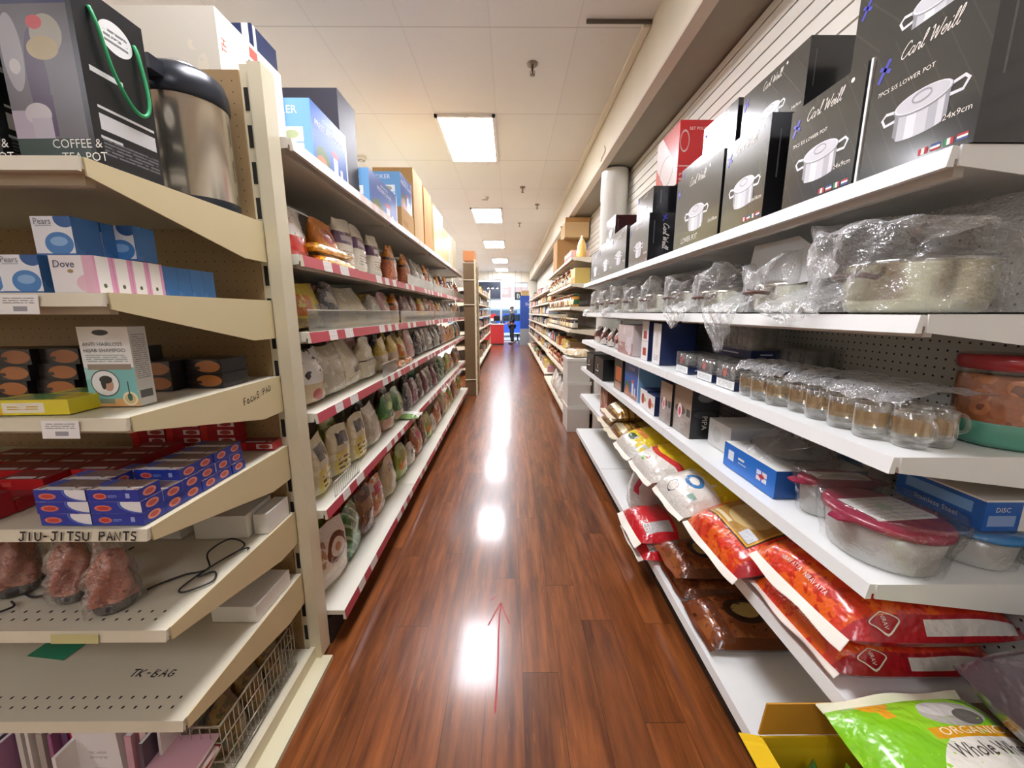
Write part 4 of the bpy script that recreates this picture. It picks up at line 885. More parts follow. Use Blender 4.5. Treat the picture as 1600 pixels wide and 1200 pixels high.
# clear guards on the front edges
gd = film('guard_plastic', (.74, .76, .71), .22, .4, 0, rough=.1, white=.35)
def guard(parent, a, b, z, h, label=None):
    g = G().box(a, b, .0, .002, z, z + h, gd); g.box(a, b, -.0015, .003, z + h, z + h + .004, mat('d8d8cc', .25)); g.build('clear_guard', parent)
for i in range(4): guard(lu, -2.60 + i * 1.32, -1.32 + i * 1.32, LZ[2] + .002, .085)
for i in range(1, 4): guard(lu, -2.35 + i * 1.32 if i == 1 else -2.60 + i * 1.32, -1.32 + i * 1.32, LZ[1] + .002, .075)
guard(lu, -1.75, -1.45, LZ[3] + .002, .085)
g = G()
for i in range(14): g.tube([(-2.5 + i * .022, .004, LZ[4]), (-2.5 + i * .022, .004, LZ[4] + .075)], .0012, STEEL, 4)
for z in (.005, .075): g.tube([(-2.5, .004, LZ[4] + z), (-2.214, .004, LZ[4] + z)], .002, STEEL, 5)
g.build('wire_guard', lu)
def curl(label, y, z, s=1.0):
    g = G(); P = lambda u, v: (-.775 + .05 * math.sin(v * 2.4) * s, y + u * .05 + .02 * v, z - .16 * v * s)
    g.grid(P, 2, 10, PAPER); g.grid(lambda u, v: (P(u, v)[0] + .0012, P(u, v)[1], P(u, v)[2]), 2, 10, PAPER, flip=True); tag(g.build('paper_strip'), label, 'paper')
curl('curling paper strip hanging off the uppermost pouch shelf rail', 5.35, LZ[1] - .02); curl('curling paper strip hanging off the fourth pouch shelf rail', 4.6, LZ[4] - .01, .8)
# cartons along the top of the run
pcf = art('cooker_end', '74a8d4', [('r', .12, .42, .47, .62, 'f0f2f0'), ('r', .52, .42, .87, .62, 'f0f2f0'), ('r', .12, .2, .47, .4, 'f0f2f0'), ('r', .52, .2, .87, .4, 'f0f2f0'), ('r', .1, .02, .9, .14, 'e6eef4'), ('e', .3, .52, .1, .06, 'b9a08a'), ('e', .7, .52, .1, .06, 'a8b48a'), ('e', .3, .3, .1, .06, 'c9b49a'), ('e', .7, .3, .1, .06, 'b98a7a'), ('r', 0, .4, .06, .6, 'd88a84')], .3)
pcs = art('cooker_side', '2560b4', [('h', 0, -1, -.16, '9a5a3c'), ('e', .25, .3, .18, .16, '4a6a3c'), ('e', .22, .2, .14, .12, 'c0763c'), ('r', .55, .1, .68, .45, 'e8e8ea'), ('r', .74, .1, .82, .34, 'd8dade'), ('e', .6, .5, .1, .05, 'd04a4a'), ('r', .96, 0, 1, 1, 'e6ecf2')], .3)
def cooker(label, loc, rz, w=.38, d=.3, h=.3, lab=True):
    def dec(g, w, d, h):
        wt = mat('f0f2f4', .5); F = FR(w, d, h); L_ = lambda x, y: (-w / 2 - .0008, -x, y)
        g.decal(shift(text('PRESSURE COOKER', .036, 0, 'C'), 0, h * .70), F, wt); g.decal(shift(text('Aluminium Classic', .022, .15, 'C'), 0, h * .84), F, wt)
        g.decal(shift(text('COOKER', .045, 0, 'C'), 0, h * .8), L_, wt)
    return carton('cooker_carton', label, 'carton', loc, rz, w, d, h, pcs, pcf, mat('3f74b8', .4), dec=dec)
T = 2.1235
cooker('bright blue pressure cooker carton on top of the run, closest to the post', (-1.03, 2.09, T), PI / 2)
carton('carton', 'dark charcoal carton behind the closest blue cooker carton', 'carton', (-1.1, 2.455, T), PI / 2, .24, .34, .56, mat('34323a', .5))
cooker('blue pressure cooker carton in plastic, second along the run top', (-1.04, 2.95, T), PI / 2, .62, .3, .27)
carton('carton', 'tan carton under a blue cooker carton on the run top', 'carton', (-1.05, 3.55, T), PI / 2, .4, .34, .22, art('tan_carton', 'c79a56', [('r', .1, .4, .5, .6, 'b98a48')], .7), CARD)
cooker('blue pressure cooker carton raised on a tan carton', (-1.05, 3.53, T + .2215), PI / 2, .36, .34, .26)
for lb, y, w_, h_, m_ in (('tan carton standing tall beyond the raised blue carton', 3.98, .38, .66, CARD2), ('brown carton standing tall, next after the tan one', 4.42, .38, .64, CARD)):
    carton('carton', lb, 'carton', (-1.06, y, T), PI / 2, w_, .36, h_, m_, mat('c99c5e', .75))
carton('carton', 'carton wrapped in pale yellow plastic on the run top', 'carton', (-1.04, 4.98, T), PI / 2, .6, .34, .58, mat('d6ca92', .3, coat=.4, bump=.3, bscale=12), mat('dcd5a4', .35))
carton('carton', 'second yellow plastic-wrapped carton beyond the first', 'carton', (-1.05, 5.53, T), PI / 2, .4, .36, .46, mat('d9cf98', .3, coat=.4, bump=.3, bscale=12), mat('d8c88a', .35))
carton('carton', 'pale green-white carton on the run top', 'carton', (-1.05, 5.97, T), PI / 2, .36, .34, .48, mat('cfd8c4', .5), mat('e6e4d2', .5))
carton('carton', 'cream carton last along the run top', 'carton', (-1.05, 6.4, T), PI / 2, .4, .34, .5, mat('d6cba4', .5), mat('c8b48a', .5))
carton('carton', 'orange carton on the far end panel', 'carton', (-.72, 7.2, 2.3925), PI / 2, .3, .2, .16, mat('d8905a', .6), mat('c98450', .6))
# second left run: packets, boxes and jars
VAR = [mat(c, .4, var=.06) for c in ('c9a45a', 'b5483a', 'd8cfc0', '6a7a4a', 'a8552a', '8a8f98', 'e0c86a', '7a5a3a', 'c4b49a', '4a5a6a', 'b98a8a', 'd9d4c8')]
VN = ('tan', 'red', 'off-white', 'olive', 'rust', 'grey', 'yellow', 'brown', 'beige', 'slate', 'dusty pink', 'white')
def label_art(i, c, l): return art('far_label_%d' % i, c, [('r', .08, .25, .92, .7, l), ('e', .5, .48, .22, .14, c)], .35)
FAR = [label_art(i, c, l) for i, (c, l) in enumerate((('c9a45a', 'efe6cc'), ('b5483a', 'ecd9c4'), ('e2dccf', 'b5554a'), ('6a7a4a', 'dcd8b4'), ('a8552a', 'e9c98a'), ('9a9fa6', 'e8e8e4'), ('e0c86a', 'b8402e'), ('7a5a3a', 'd9c49a'), ('c4b49a', '6a4a3a'), ('4a5a6a', 'c8d2d8'), ('b98a8a', 'f0e0dc'), ('dcd8cc', '7a8a5a')))]
def far_fill(where, xf, rot, y0, y1, zs, lim, dx, wd, seed, tall=.2, gap=.03, deep=.22):
    r = random.Random(seed)
    for s_, z in enumerate(zs):
        y = y0 + .06; n = 0
        while y < y1 - wd:
            c = r.randrange(12); w_ = wd * r.uniform(.75, 1.1); h_ = min(lim[s_], tall * r.uniform(.65, 1.0)); y += w_ / 2
            lab = '%s packet, %s along the %s shelf up, %s' % (VN[c], nth(n), nth(len(zs) - 1 - s_), where)
            loc = (xf + dx * (.03 + deep / 2), y, z + .0035)
            if r.random() < .45: carton('packet', lab, 'packet', loc, rot + r.uniform(-.04, .04), w_, deep, h_, FAR[c], VAR[c], group='packets on ' + where)
            else: put('packet', pouch(.2, .24, .1, FAR[c], 60 + c, .92, 10, 8), lab, 'packet', (xf + dx * (.03 + deep * .3), y, z + .0035), rot, 'packets on ' + where, (w_ / .2, deep / .22, h_ / .25))
            y += w_ / 2 + gap * r.random(); n += 1
G2 = SZ + (.17,)
far_fill('second left run', -.83, PI / 2, 9.15, 16.45, G2, [.3, .26, .26, .26, .28, .4], -1, .3, 5, .24)
# ---------------------------------------------------------------- right far runs: jars, bottles, packets
def jar_mesh(kind, c, lc):
    k = ('jar', kind, c, lc)
    if k in _P: return _P[k]
    body = mat(c, .15, coat=.5, var=.05); lid = mat(lc, .35); lb = art('jar_label_' + c + lc, 'e6e0cf', [('r', .0, .3, 1, .75, lc), ('e', .25, .5, .12, .2, 'f0e6c8'), ('e', .75, .5, .12, .2, 'f0e6c8')], .4)
    g = G()
    if kind == 'jar': g.lathe([(0, 0), (.036, 0), (.04, .006), (.04, .022), (.0405, .023, lb), (.0405, .075, lb), (.04, .076, body), (.04, .098, body), (.032, .11, body), (.036, .111, lid), (.036, .13, lid), (.034, .133, lid), (0, .133, lid)], body, 14)
    elif kind == 'bottle': g.lathe([(0, 0), (.03, 0), (.033, .006), (.033, .03), (.0335, .031, lb), (.0335, .1, lb), (.033, .101, body), (.033, .13, body), (.014, .165, body), (.013, .19, body), (.016, .191, lid), (.016, .212, lid), (0, .213, lid)], body, 12)
    _P[k] = g.mesh('jar'); return _P[k]
JK = [('jar', '8a4a1e', 'b5302a'), ('jar', 'a8701e', '2f5a2e'), ('jar', '6a2018', 'd8b03a'), ('jar', 'c8b48a', '3a3a3c'), ('bottle', '5a2a14', 'b5302a'), ('bottle', 'a87a24', 'e0d8c8'), ('jar', '4a5a2a', 'c8882a'), ('jar', '2a2420', 'c9c2b4')]
JN = ('amber jar with red lid', 'gold jar with green lid', 'dark red jar with gold lid', 'pale jar with black lid', 'brown bottle with red cap', 'golden bottle with pale cap', 'green jar with orange lid', 'dark jar with grey lid')
def jar_row(where, x, y0, y1, z, kinds, step, s=1.0, rows=1):
    n = 0; y = y0
    while y < y1:
        i = kinds[(n * 3 + n // 4) % len(kinds)]
        put('jar' if JK[i][0] == 'jar' else 'bottle', jar_mesh(*JK[i]), '%s, %s from the near end, %s' % (JN[i], nth(n), where), 'jar' if JK[i][0] == 'jar' else 'bottle', (x + .045 * s, y, z + .0035), random.uniform(0, 6), 'jars on ' + where, (s, s, s))
        y += max(step, .087 * s); n += 1
jar_row('highest jar shelf', .82, 5.62, 8.3, CZ[1], (5, 4, 7, 5), .095, 1.05)
jar_row('second jar shelf beyond column', .82, 5.28, 8.3, CZ[2], (1, 6, 3, 0), .095, 1.25)
jar_row('third jar shelf beyond column', .82, 5.28, 8.3, CZ[3], (7, 7, 3, 7, 2), .092, 1.1)
jar_row('lowest jar shelf beyond column', .82, 5.28, 8.3, CZ[5], (0, 2, 0, 4), .095, 1.15)
for i in range(5): carton('carton', 'yellow striped juice carton, %s in the row above the white shelf end' % nth(i), 'carton', (.95, 5.28 + i * .072, CZ[1] + .0035), -PI / 2, .068, .2, .2, art('juice_front', 'd9c67a', [('r', 0, 0, 1, .4, 'c9953c'), ('r', .3, .4, .7, .9, 'e9dfb0')], .4), mat('c9b060', .5))
far_fill('run beyond the column', .8, -PI / 2, 5.3, 8.3, (CZ[4],), [.2], 1, .2, 9, .18)
far_fill('run nearest the shop front', .84, -PI / 2, 8.8, 17.5, (2.0, 1.72, 1.45, 1.2, .92, .62, .13), [.25, .2, .18, .17, .2, .2, .4], 1, .36, 11, .2)
flap = G(); cw, cdp, ch = .56, .42, .46
carton('carton', 'lower brown carton on top of the jar run under the open one', 'carton', (1.0, 7.15, 2.2035), -PI / 2, .6, .4, .5, CARD, mat('a67e4c', .8))
oc = thing('carton', 'open brown carton with raised flaps, highest on the jar run', 'carton', (1.1, 6.95, 2.705), -PI / 2)
g = G()
for x0, x1, y0, y1 in ((-.27, .27, -.2, -.196), (-.27, .27, .196, .2), (-.27, -.266, -.2, .2), (.266, .27, -.2, .2)): g.box(x0, x1, y0, y1, 0, .24, CARD2)
g.box(-.27, .27, -.2, .2, 0, .004, CARD2); g.build('box_body', oc)
for x, s_ in ((-.27, -1), (.27, 1)):
    G().face([(x, -.2, .24), (x, .2, .24), (x + s_ * .06, .2, .3), (x + s_ * .06, -.2, .3)], CARD).face([(x, .2, .238), (x, -.2, .238), (x + s_ * .06, -.2, .298), (x + s_ * .06, .2, .298)], CARD).build('flap', oc)
G().face([(-.27, .2, .24), (.27, .2, .24), (.27, .22, .31), (-.27, .22, .31)][::-1], CARD).face([(-.27, .203, .24), (.27, .203, .24), (.27, .223, .31), (-.27, .223, .31)], CARD).build('flap', oc)
put('pouch', pouch(.2, .26, .12, A('y_snack', 'e0b860', ('r', .2, .3, .8, .6, 'efe0c0')), 71), 'yellow packet standing at the near end of the jar run top', 'bag', (.95, 5.4, 2.2035), -PI / 2, None, (1, 1, 1.1))
for i in range(3): carton('carton', 'small pink and white carton on the jar run top, %s along' % nth(i), 'carton', (.98, 5.75 + i * .24, 2.2035), -PI / 2, .2, .25, .15, art('pink_carton', 'e0c0b4', [('r', 0, .3, 1, .6, 'b5685a')], .5), mat('d9b0a4', .5))
# big white bins and sacks by the column
for i, (z, h_) in enumerate(((.003, .33), (.336, .31), (.649, .29))):
    b_ = thing('storage_bin', 'large white plastic bin beside the column, %s up' % nth(i), 'bin', (.86 if i < 2 else .85, 4.93, z), -PI / 2)
    g = G(); wm2 = mat('dedbd0', .4, var=.03)
    g.prism([(-.2, 0), (.2, 0), (.215, h_ - .04), (-.215, h_ - .04)], 'y', -.14, .14, wm2); g.build('bin_body', b_)
    G().box(-.22, .22, -.15, .15, h_ - .038, h_, mat('e6e4da', .4)).build('lid', b_)
flat_pack('pale crumpled snack bag lying on the topmost white bin', (.87, 4.95, .944), -PI / 2 + .3, .34, .24, .11, A('pale_snack', 'e0d2b4', ('n', 14, .58, 'c9a878'), ('e', .5, .5, .2, .2, 'a8654a')), 30)
sack = A('white_sack', 'e6e2d8', ('n', 12, .6, 'd2c9bc'), ('r', .3, .4, .7, .6, 'd8c4b4'))
for i in range(6): put('pouch', pouch(.26, .3, .16, sack, 80 + i % 3, .9), 'white sack slumped on the base of the jar run, %s along' % nth(i), 'bag', (.86, 5.4 + i * .36, .1335), -PI / 2 + random.uniform(-.2, .2), 'white sacks on the jar run base', (1.2, 1, 1.1))
# ---------------------------------------------------------------- right run, top shelf: black pot boxes
PG = [mat(c, .3) for c in ('8f8f92', 'c6c6c8', 'e6e6e8', 'cfcfd2', 'b4b4b8', 'd8d8da', '9a9a9e')]
def pot_picture(g, mp, cx, cy, s):
    D = lambda vf, m: g.decal(vf, lambda x, y: mp(cx + x * s, cy + y * s), m)
    L1 = lambda e: (lambda x, y: mp(cx + x * s, cy + y * s))
    xs = [-.4, -.33, -.2, -.05, .12, .25, .34, .4]
    low = lambda x: -.34 - .1 * math.sqrt(max(0, 1 - (x / .42) ** 2)) + (.05 if abs(x) > .35 else 0)
    for i in range(7): D(poly2([(xs[i], low(xs[i])), ((xs[i] + xs[i + 1]) / 2, low((xs[i] + xs[i + 1]) / 2)), (xs[i + 1], low(xs[i + 1])), (xs[i + 1], .05), (xs[i], .05)]), PG[i])
    for sx in (-1, 1): D(ribbon([(sx * .39, -.08), (sx * .56, -.09), (sx * .62, .02), (sx * .56, .08), (sx * .38, .05)], .045), PG[2])
    for rx, ry, cy_, m in ((.43, .155, .05, PG[0]), (.415, .145, .062, PG[2]), (.385, .125, .066, PG[3])): g.decal(ell2(0, cy_, rx, ry), (lambda e: lambda x, y: tuple(a + b for a, b in zip(mp(cx + x * s, cy + y * s), e)))((0, -.0003 * (1 + (m is PG[2]) + 2 * (m is PG[3])), 0)), m)
    g.decal(ring2(0, .1, .14, .07, .022, 16), lambda x, y: tuple(a + b for a, b in zip(mp(cx + x * s, cy + y * s), (0, -.0014, 0))), PG[6])
pbk = art('pot_box', '3c3c37', [('d', 5.2, 3.1, .07, '45453f')], .18, .5); pbs = art('pot_box_side', '1d1d1f', [('r', .13, .4, .15, .85, '5a5a5c')], .22, .4)
IV = mat('efe9dc', .5); BLUEX = mat('4a4ab4', .4); REDF = mat('b02a34', .5); GRNF = mat('2f7a4a', .5); BLUF = mat('3a4a8a', .5)
def pot_box(label, y0, y1, h, z, xf=.838, d=.2, full=True, caption='7PCS S/S LOWER POT', sz='24x9cm', big=None, lean=0.0, sc=None, side_text=True):
    w = y1 - y0
    def dec(g, w, d, h):
        F = FR(w, d, h); k = min(w / .25, h / .28)
        g.decal(shift(cursive('Carl Weill', .0145 * k), -.062 * k, h - .052 * k), F, IV); g.decal(ell2(.088 * k, h - .022 * k, .0055 * k, .0055 * k, 10), F, IV)
        g.decal(shift(join2(ribbon([(0, 0), (.022, .04)], .008), ribbon([(.0, .03), (.026, .014)], .008)), -w / 2 + .016 * k, h - .075 * k), F, BLUEX)
        if caption: g.decal(shift(text(caption, .0135 * k), -w / 2 + .02 * k, h - .108 * k), F, IV)
        pot_picture(g, F, .008 * k, h * .42, .145 * k)
        if big: g.decal(shift(text(big, .03 * k, 0, 'L', .8), -w * .3, .02 * k), F, IV)
        g.decal(shift(text(sz, .017 * k, 0, 'R'), w / 2 - .012, h * .22), F, IV)
        if full:
            for i, (a, b_, c_) in enumerate(((REDF, IV, REDF), (REDF, IV, BLUF), (GRNF, IV, REDF), (REDF, IV, BLUF))):
                x = w / 2 - (.105 - i * .025) * k; y = .012 * k; q = .0065 * k
                if i == 1: parts_ = (rect2(0, 0, 3 * q, .6 * q), rect2(0, .6 * q, 3 * q, 1.3 * q), rect2(0, 1.3 * q, 3 * q, 2 * q))
                elif i == 3: parts_ = (rect2(0, 1.33 * q, 3 * q, 2 * q), rect2(0, .67 * q, 3 * q, 1.33 * q), rect2(0, 0, 3 * q, .67 * q))
                else: parts_ = (rect2(0, 0, q, 2 * q), rect2(q, 0, 2 * q, 2 * q), rect2(2 * q, 0, 3 * q, 2 * q))
                for vf, m in zip(parts_, (a, b_, c_)): g.decal(shift(vf, x, y), F, m)
        if side_text:
            R_ = RT(w, d, h); g.decal(rot2(cursive('Carl Weill', .018), -PI / 2, -.03, h * .8), R_, IV)
            g.decal(rot2(join2(ribbon([(0, 0), (.022, .04)], .008), ribbon([(.0, .03), (.026, .014)], .008)), 0, -.035, h * .84), R_, BLUEX)
    o = carton('pot_box', label, 'box', (xf + d / 2, (y0 + y1) / 2, z), -PI / 2 + lean, w, d, h, pbk, pbs, mat('2a2a28', .3), dec=dec)
    return o
Z1 = RZ[0] + .0035
pot_box('black pot box printed 24x9cm at the near end of the top white shelf', .765, 1.0, .275, Z1, d=.22)
tag(G().box(-.11, .11, -.003, .003, 0, .275, PAPER).build('board', None, (.95, 1.0135, Z1), 0), 'thin white board standing between the two nearest black pot boxes', 'board')
pot_box('black pot box second along the top white shelf, beside the white board', 1.022, 1.27, .275, Z1, d=.22)
pot_box('black pot box catching the glare, third along the top white shelf', 1.345, 1.61, .315, Z1, xf=.828, d=.24, caption=None, sz='26x16cm', lean=-.02)
pot_box('black pot box marked lower pot, fourth along the top white shelf', 1.66, 2.07, .33, Z1, d=.25, full=False, caption=None, sz='26x18cm', big='LOWER POT', lean=.02)
pot_box('tall black pot box with a wide dark side, fifth along the top shelf', 2.53, 2.92, .3, Z1, xf=.86, d=.24, caption=None, full=False, sz='20x10cm', side_text=True)
pot_box('black pot box leaning slightly, sixth along the top white shelf', 2.97, 3.37, .32, Z1, xf=.85, d=.22, caption=None, full=False, side_text=False)
pot_box('black pot box seventh along the top white shelf', 3.4, 3.86, .31, Z1, xf=.86, d=.22, caption=None, full=False, side_text=False)
pot_box('black pot box last along the top white shelf', 3.9, 4.3, .29, Z1, xf=.87, d=.22, caption=None, full=False, side_text=False)
pot_box('black pot box set back in the gap behind the lower pot box', 2.12, 2.5, .28, Z1, xf=1.03, d=.2, caption=None, full=False, side_text=False)
U = Z1 + .3185
for i, (y0, y1, x) in enumerate(((.80, 1.265, 1.062),)): pass
for lab, y0, y1, z, h, xf, d in (('black pot box on the upper tier above the two nearest boxes', .80, 1.24, Z1 + .2775, .28, .97, .2), ('black pot box on the upper tier, above the glaring third box', 1.40, 1.76, U, .24, .955, .16), ('black pot box on the upper tier catching glare above the lower pot box', 1.79, 2.08, Z1 + .333, .24, .95, .16),
                              ('black pot box on the upper tier past the lower pot box', 2.13, 2.5, Z1 + .2835, .24, 1.03, .2), ('black pot box lying on top of the fifth box', 2.6, 2.9, Z1 + .3035, .17, .9, .35), ('small black pot box on the upper tier, far end', 3.5, 3.8, Z1 + .3135, .2, .9, .18)):
    pot_box(lab, y0, y1, h, z, xf, d, caption=None, full='two nearest' in lab, side_text=False)
redf = art('red_box_aisle', 'e6d9d6', [('h', 1, 1, 1.25, 'c93a3c'), ('h', -1, -1, -.55, 'd8605c'), ('o', .5, .35, .3, .25, .12, 'a8a09c')], .2, .4)
redn = art('red_box_end', 'c8282c', [('o', .14, .68, .11, .16, .18, 'c9b4ac'), ('r', 0, .28, 1, .3, 'e0b4ac'), ('s', .05, .06, .9, .22, 2, 9, 'e0b4ac')], .3)
def dec(g, w, d, h): g.decal(shift(text('SET POLISHING', .024), -d / 2 + .058, h * .85), RT(w, d, h), IV)
carton('set_box', 'red box lettered set polishing on top of the black pot boxes', 'box', (1.15, 2.76, Z1 + .477), -PI / 2, .36, .24, .36, redf, redn, mat('c8282c', .4), dec=dec)

# ---------------------------------------------------------------- right run, second shelf: wrapped pots
Z2 = RZ[1] + .0035
def pot(label, x, y, z, r, h, seed, tail=None, puff=1.0, steel=None, wrap=True):
    t = thing('cooking_pot', label + ', in crumpled plastic', 'pot', (x, y, z)); s_ = steel or mat('d6d2c0', .16, 1.0)
    G().lathe([(0, 0), (r * .82, 0), (r * .93, h * .08), (r, h * .3), (r, h * .98), (r * 1.03, h), (r * .98, h), (r * .97, h * .3), (0, h * .1)], s_, 40).build('pot_body', t)
    G().lathe([(r * 1.04, h), (r * 1.04, h + .006), (r * .9, h + .016), (r * .5, h + .034), (0, h + .04)], film('pot_lid_glass', (.75, .78, .74), .25, .5, 0, rough=.05) if seed % 2 else s_, 36).build('lid', t)
    G().lathe([(.008, h + .038), (.008, h + .05), (.02, h + .056), (.021, h + .066), (.0, h + .07)], mat('4a3b33', .35), 16).build('lid_knob', t)
    for sg in (-1, 1): G().tube(spline([(sg * r * .99, -.045, h * .72), (sg * (r + .03), -.035, h * .78), (sg * (r + .035), .035, h * .78), (sg * r * .99, .045, h * .72)], 5), .007, mat('5a3a30', .35), 8).build('handle', t)
    if wrap:
        rr = random.Random(seed); p = [rr.uniform(0, 6.28) for _ in range(10)]
        def fn(u, v):
            a = 2 * PI * u
            ridge = abs(math.sin(3.5 * a + p[0] + 3 * v)) + .7 * abs(math.sin(6.5 * a - 5 * v + p[1])) + .4 * abs(math.sin(11 * a + 9 * v + p[2]))
            R_ = (r + (.05 if r > .13 else .022)) * (1 + .13 * ridge - .05) * (1 if v < .55 else max(.0, 1 - ((v - .55) / .45) ** 2) ** .5 * .98 + .02)
            zz_ = (h + .085) * puff * min(1, v / .62) ** .8 * (1 + .09 * math.sin(4 * a + p[3] + 6 * v) + .05 * ridge * v) + (.03 * math.sin(2 * a + p[4]) * v)
            return (max(R_ * math.cos(a) * .95, -x + .80) if False else R_ * math.cos(a) * .95, R_ * math.sin(a) * 1.05, max(zz_, .0025))
        wo = G().grid(fn, 72, 22, WRAP, closed=True).build('plastic_wrap', t, label='crumpled clear plastic wrap')
        if tail:
            y0, y1, drop, pt = tail; xl = RX - .017 - x; zl = 0
            def tf(u, v):
                s = v * (1 + drop / .2); yy = (y0 + (y1 - y0) * u) - y
                mid = (pt - y); k_ = max(0, (v - .5) / .5); yy = yy * (1 - k_ * .85) + mid * k_ * .85
                zz_ = .09 * (1 - v / .4) + .01 + .012 * abs(math.sin(9 * u + p[5] + 8 * v)) if v < .4 else .01 - (drop + .01) * ((v - .4) / .6) + .0
                xx = (-.02) + (xl + .02) * min(1, v / .4) - (.012 + .014 * abs(math.sin(12 * u + p[6] + 11 * v))) * (v >= .35)
                return (xx, yy, zz_ + .006 * math.sin(17 * u + p[7]))
            wt = G().grid(tf, 22, 24, WRAP).build('wrap_tail', wo)
    return t
gst = mat('c9c5a6', .2, .85)
pot('wide lidded steel pot, first from the near shelf end', 1.0, .985, Z2, .135, .115, 1, (1.0, 1.25, .025, 1.12), .98, gst)
pot('low lidded steel pot, second from the near shelf end', 1.0, 1.385, Z2, .125, .09, 2, (1.36, 1.6, .14, 1.45), .95)
pot('low lidded steel pot, third from the near shelf end', .98, 1.75, Z2, .12, .085, 4, (1.75, 2.0, .07, 1.9), .95)
pot('small lidded steel pot, fourth from the near shelf end', .98, 2.12, Z2, .11, .1, 3, None, .95)
pot('small lidded steel pot, fifth from the near shelf end', .97, 2.5, Z2, .105, .1, 6, None, .95)
pot('small lidded steel pot, sixth from the near shelf end', .97, 2.88, Z2, .105, .1, 7, None, .95)
pot('small lidded steel pot, seventh from the near shelf end', .96, 3.26, Z2, .1, .1, 8, (3.2, 3.4, .03, 3.3), 1.0)
pot('small lidded steel pot, eighth from the near shelf end', .96, 3.64, Z2, .1, .1, 9, None, .95)
pot('small lidded steel pot, ninth from the near shelf end', .96, 4.02, Z2, .1, .1, 10, (4.0, 4.2, .03, 4.1), 1.05)
fo = film('foam_sheet', (.93, .94, .92), .8, .1, 0, rough=.5, white=.98)
fp = [(0, 1.53, .09), (0.0, 1.51, .245), (.0, 1.285, .24), (0, 1.105, .13), (0, 1.12, .10), (0, 1.3, .09)]
g = G().face([(.02 + .06 * (q[2] - .1), q[1], q[2]) for q in fp], fo); g.face([(.0225 + .06 * (q[2] - .1), q[1], q[2]) for q in fp][::-1], fo)
tag(g.build('foam_sheet', None, (.885, 0, Z2)), 'pale translucent foam sheet standing up among the wrapped pots', 'sheet')

# ---------------------------------------------------------------- right run, third shelf: glassware
Z3 = RZ[2] + .0035
amb = film('amber_band', (.90, .68, .40), .2, .3, 0, rough=.2, white=.15)
def mug_proto():
    t = thing('glass_mug', 'glass mug', 'mug', (0, 0, 0), 0, 'glass mugs with amber bands')
    G().lathe([(0, 0), (.029, 0), (.032, .006), (.033, .02), (.0345, .08), (.0335, .081), (.0315, .078), (.030, .016), (.012, .011), (0, .011)], GLASS, 28).build('cup', t)
    G().lathe([(.0338, .03), (.0346, .052), (.0347, .066)], amb, 28).build('amber_band', t, label='amber band')
    G().tube(spline([(.033, 0, .064), (.05, 0, .066), (.059, 0, .05), (.056, 0, .03), (.034, 0, .02)], 5), .0045, GLASS, 8).build('handle', t)
    return t
mp_ = mug_proto()
MUG = [(.885, 1.40), (.88, 1.325), (.885, 1.25), (.9, 1.165), (.893, 1.085), (.89, 1.0), (.885, .915), (.915, .845), (.975, .85), (1.02, .9)]
for i, (x, y) in enumerate(MUG):
    o = mp_ if i == 0 else dup(mp_); o.location = (x, y, Z3); o.rotation_euler = (0, 0, random.uniform(-1.9, -.9)); o['label'] = 'clear glass mug with an amber band, %s from the near end of the front row' % nth(9 - i if i else 9)
for i in range(7):
    o = dup(mp_); o.location = (.985 + (i % 2) * .01, 1.42 - i * .08, Z3); o.rotation_euler = (0, 0, random.uniform(-1.9, -.9)); o['label'] = 'clear glass mug with an amber band, %s from the far end of the second row' % nth(i)
def film_sheet(label, x0, x1, y0, y1, z, seed):
    r = random.Random(seed); p = [r.uniform(0, 6) for _ in range(5)]
    g = G().grid(lambda u, v: (x0 + (x1 - x0) * u, y0 + (y1 - y0) * v, z + .009 * abs(math.sin(9 * u + 5 * v + p[0])) + .007 * abs(math.sin(17 * v - 6 * u + p[1])) - (.03 * (abs(2 * u - 1) ** 6))), 20, 34, WRAP)
    tag(g.build('plastic_film'), label, 'plastic film')
film_sheet('clear plastic film stretched over the glass mugs, far half', .852, 1.04, 1.2, 1.45, Z3 + .115, 3); film_sheet('clear plastic film stretched over the glass mugs, near half', .852, 1.11, .82, 1.19, Z3 + .115, 4)
jr = thing('food_jar', 'big plastic jar of orange-brown pieces with red lid and green base', 'jar', (1.155, .87, Z3))
G().lathe([(0, 0), (.08, 0), (.088, .012), (.09, .05), (.088, .055)], mat('5aa08a', .25, coat=.4), 32).build('green_base', jr)
G().lathe([(.087, .055), (.088, .15), (.086, .158), (0, .158)], A('jar_filling', 'a8623a', ('v', 22, .4, 'c4784a'), ('n', 14, .58, '7a3f26'), bump=1.0), 32).build('filling', jr)
G().lathe([(.0885, .052), (.09, .15), (.089, .174)], film('jar_plastic', (.97, .95, .92), .06, .4, 0, rough=.05), 32).build('jar_wall', jr)
G().lathe([(.089, .172), (.093, .174), (.094, .198), (.09, .204), (0, .205)], mat('a82a34', .25, coat=.5), 32).build('lid', jr)
G().face([(-.0495, -.0786, .135), (-.025, -.0898, .135), (-.025, -.0898, .155), (-.0495, -.0786, .155)], mat('e8402c', .5)).build('price_sticker', jr)
nv = mat('1d2a52', .4); nvt = art('navy_strip', '1d2a52', [('r', .3, .42, .7, .58, 'c9cfdc')], .4); gbf = art('glass_sleeve', 'eceeea', [('r', 0, 0, 1, 1, 'eceeea'), ('s', .1, .2, .9, .8, 4, 8, 'b9bcc0')], .4)
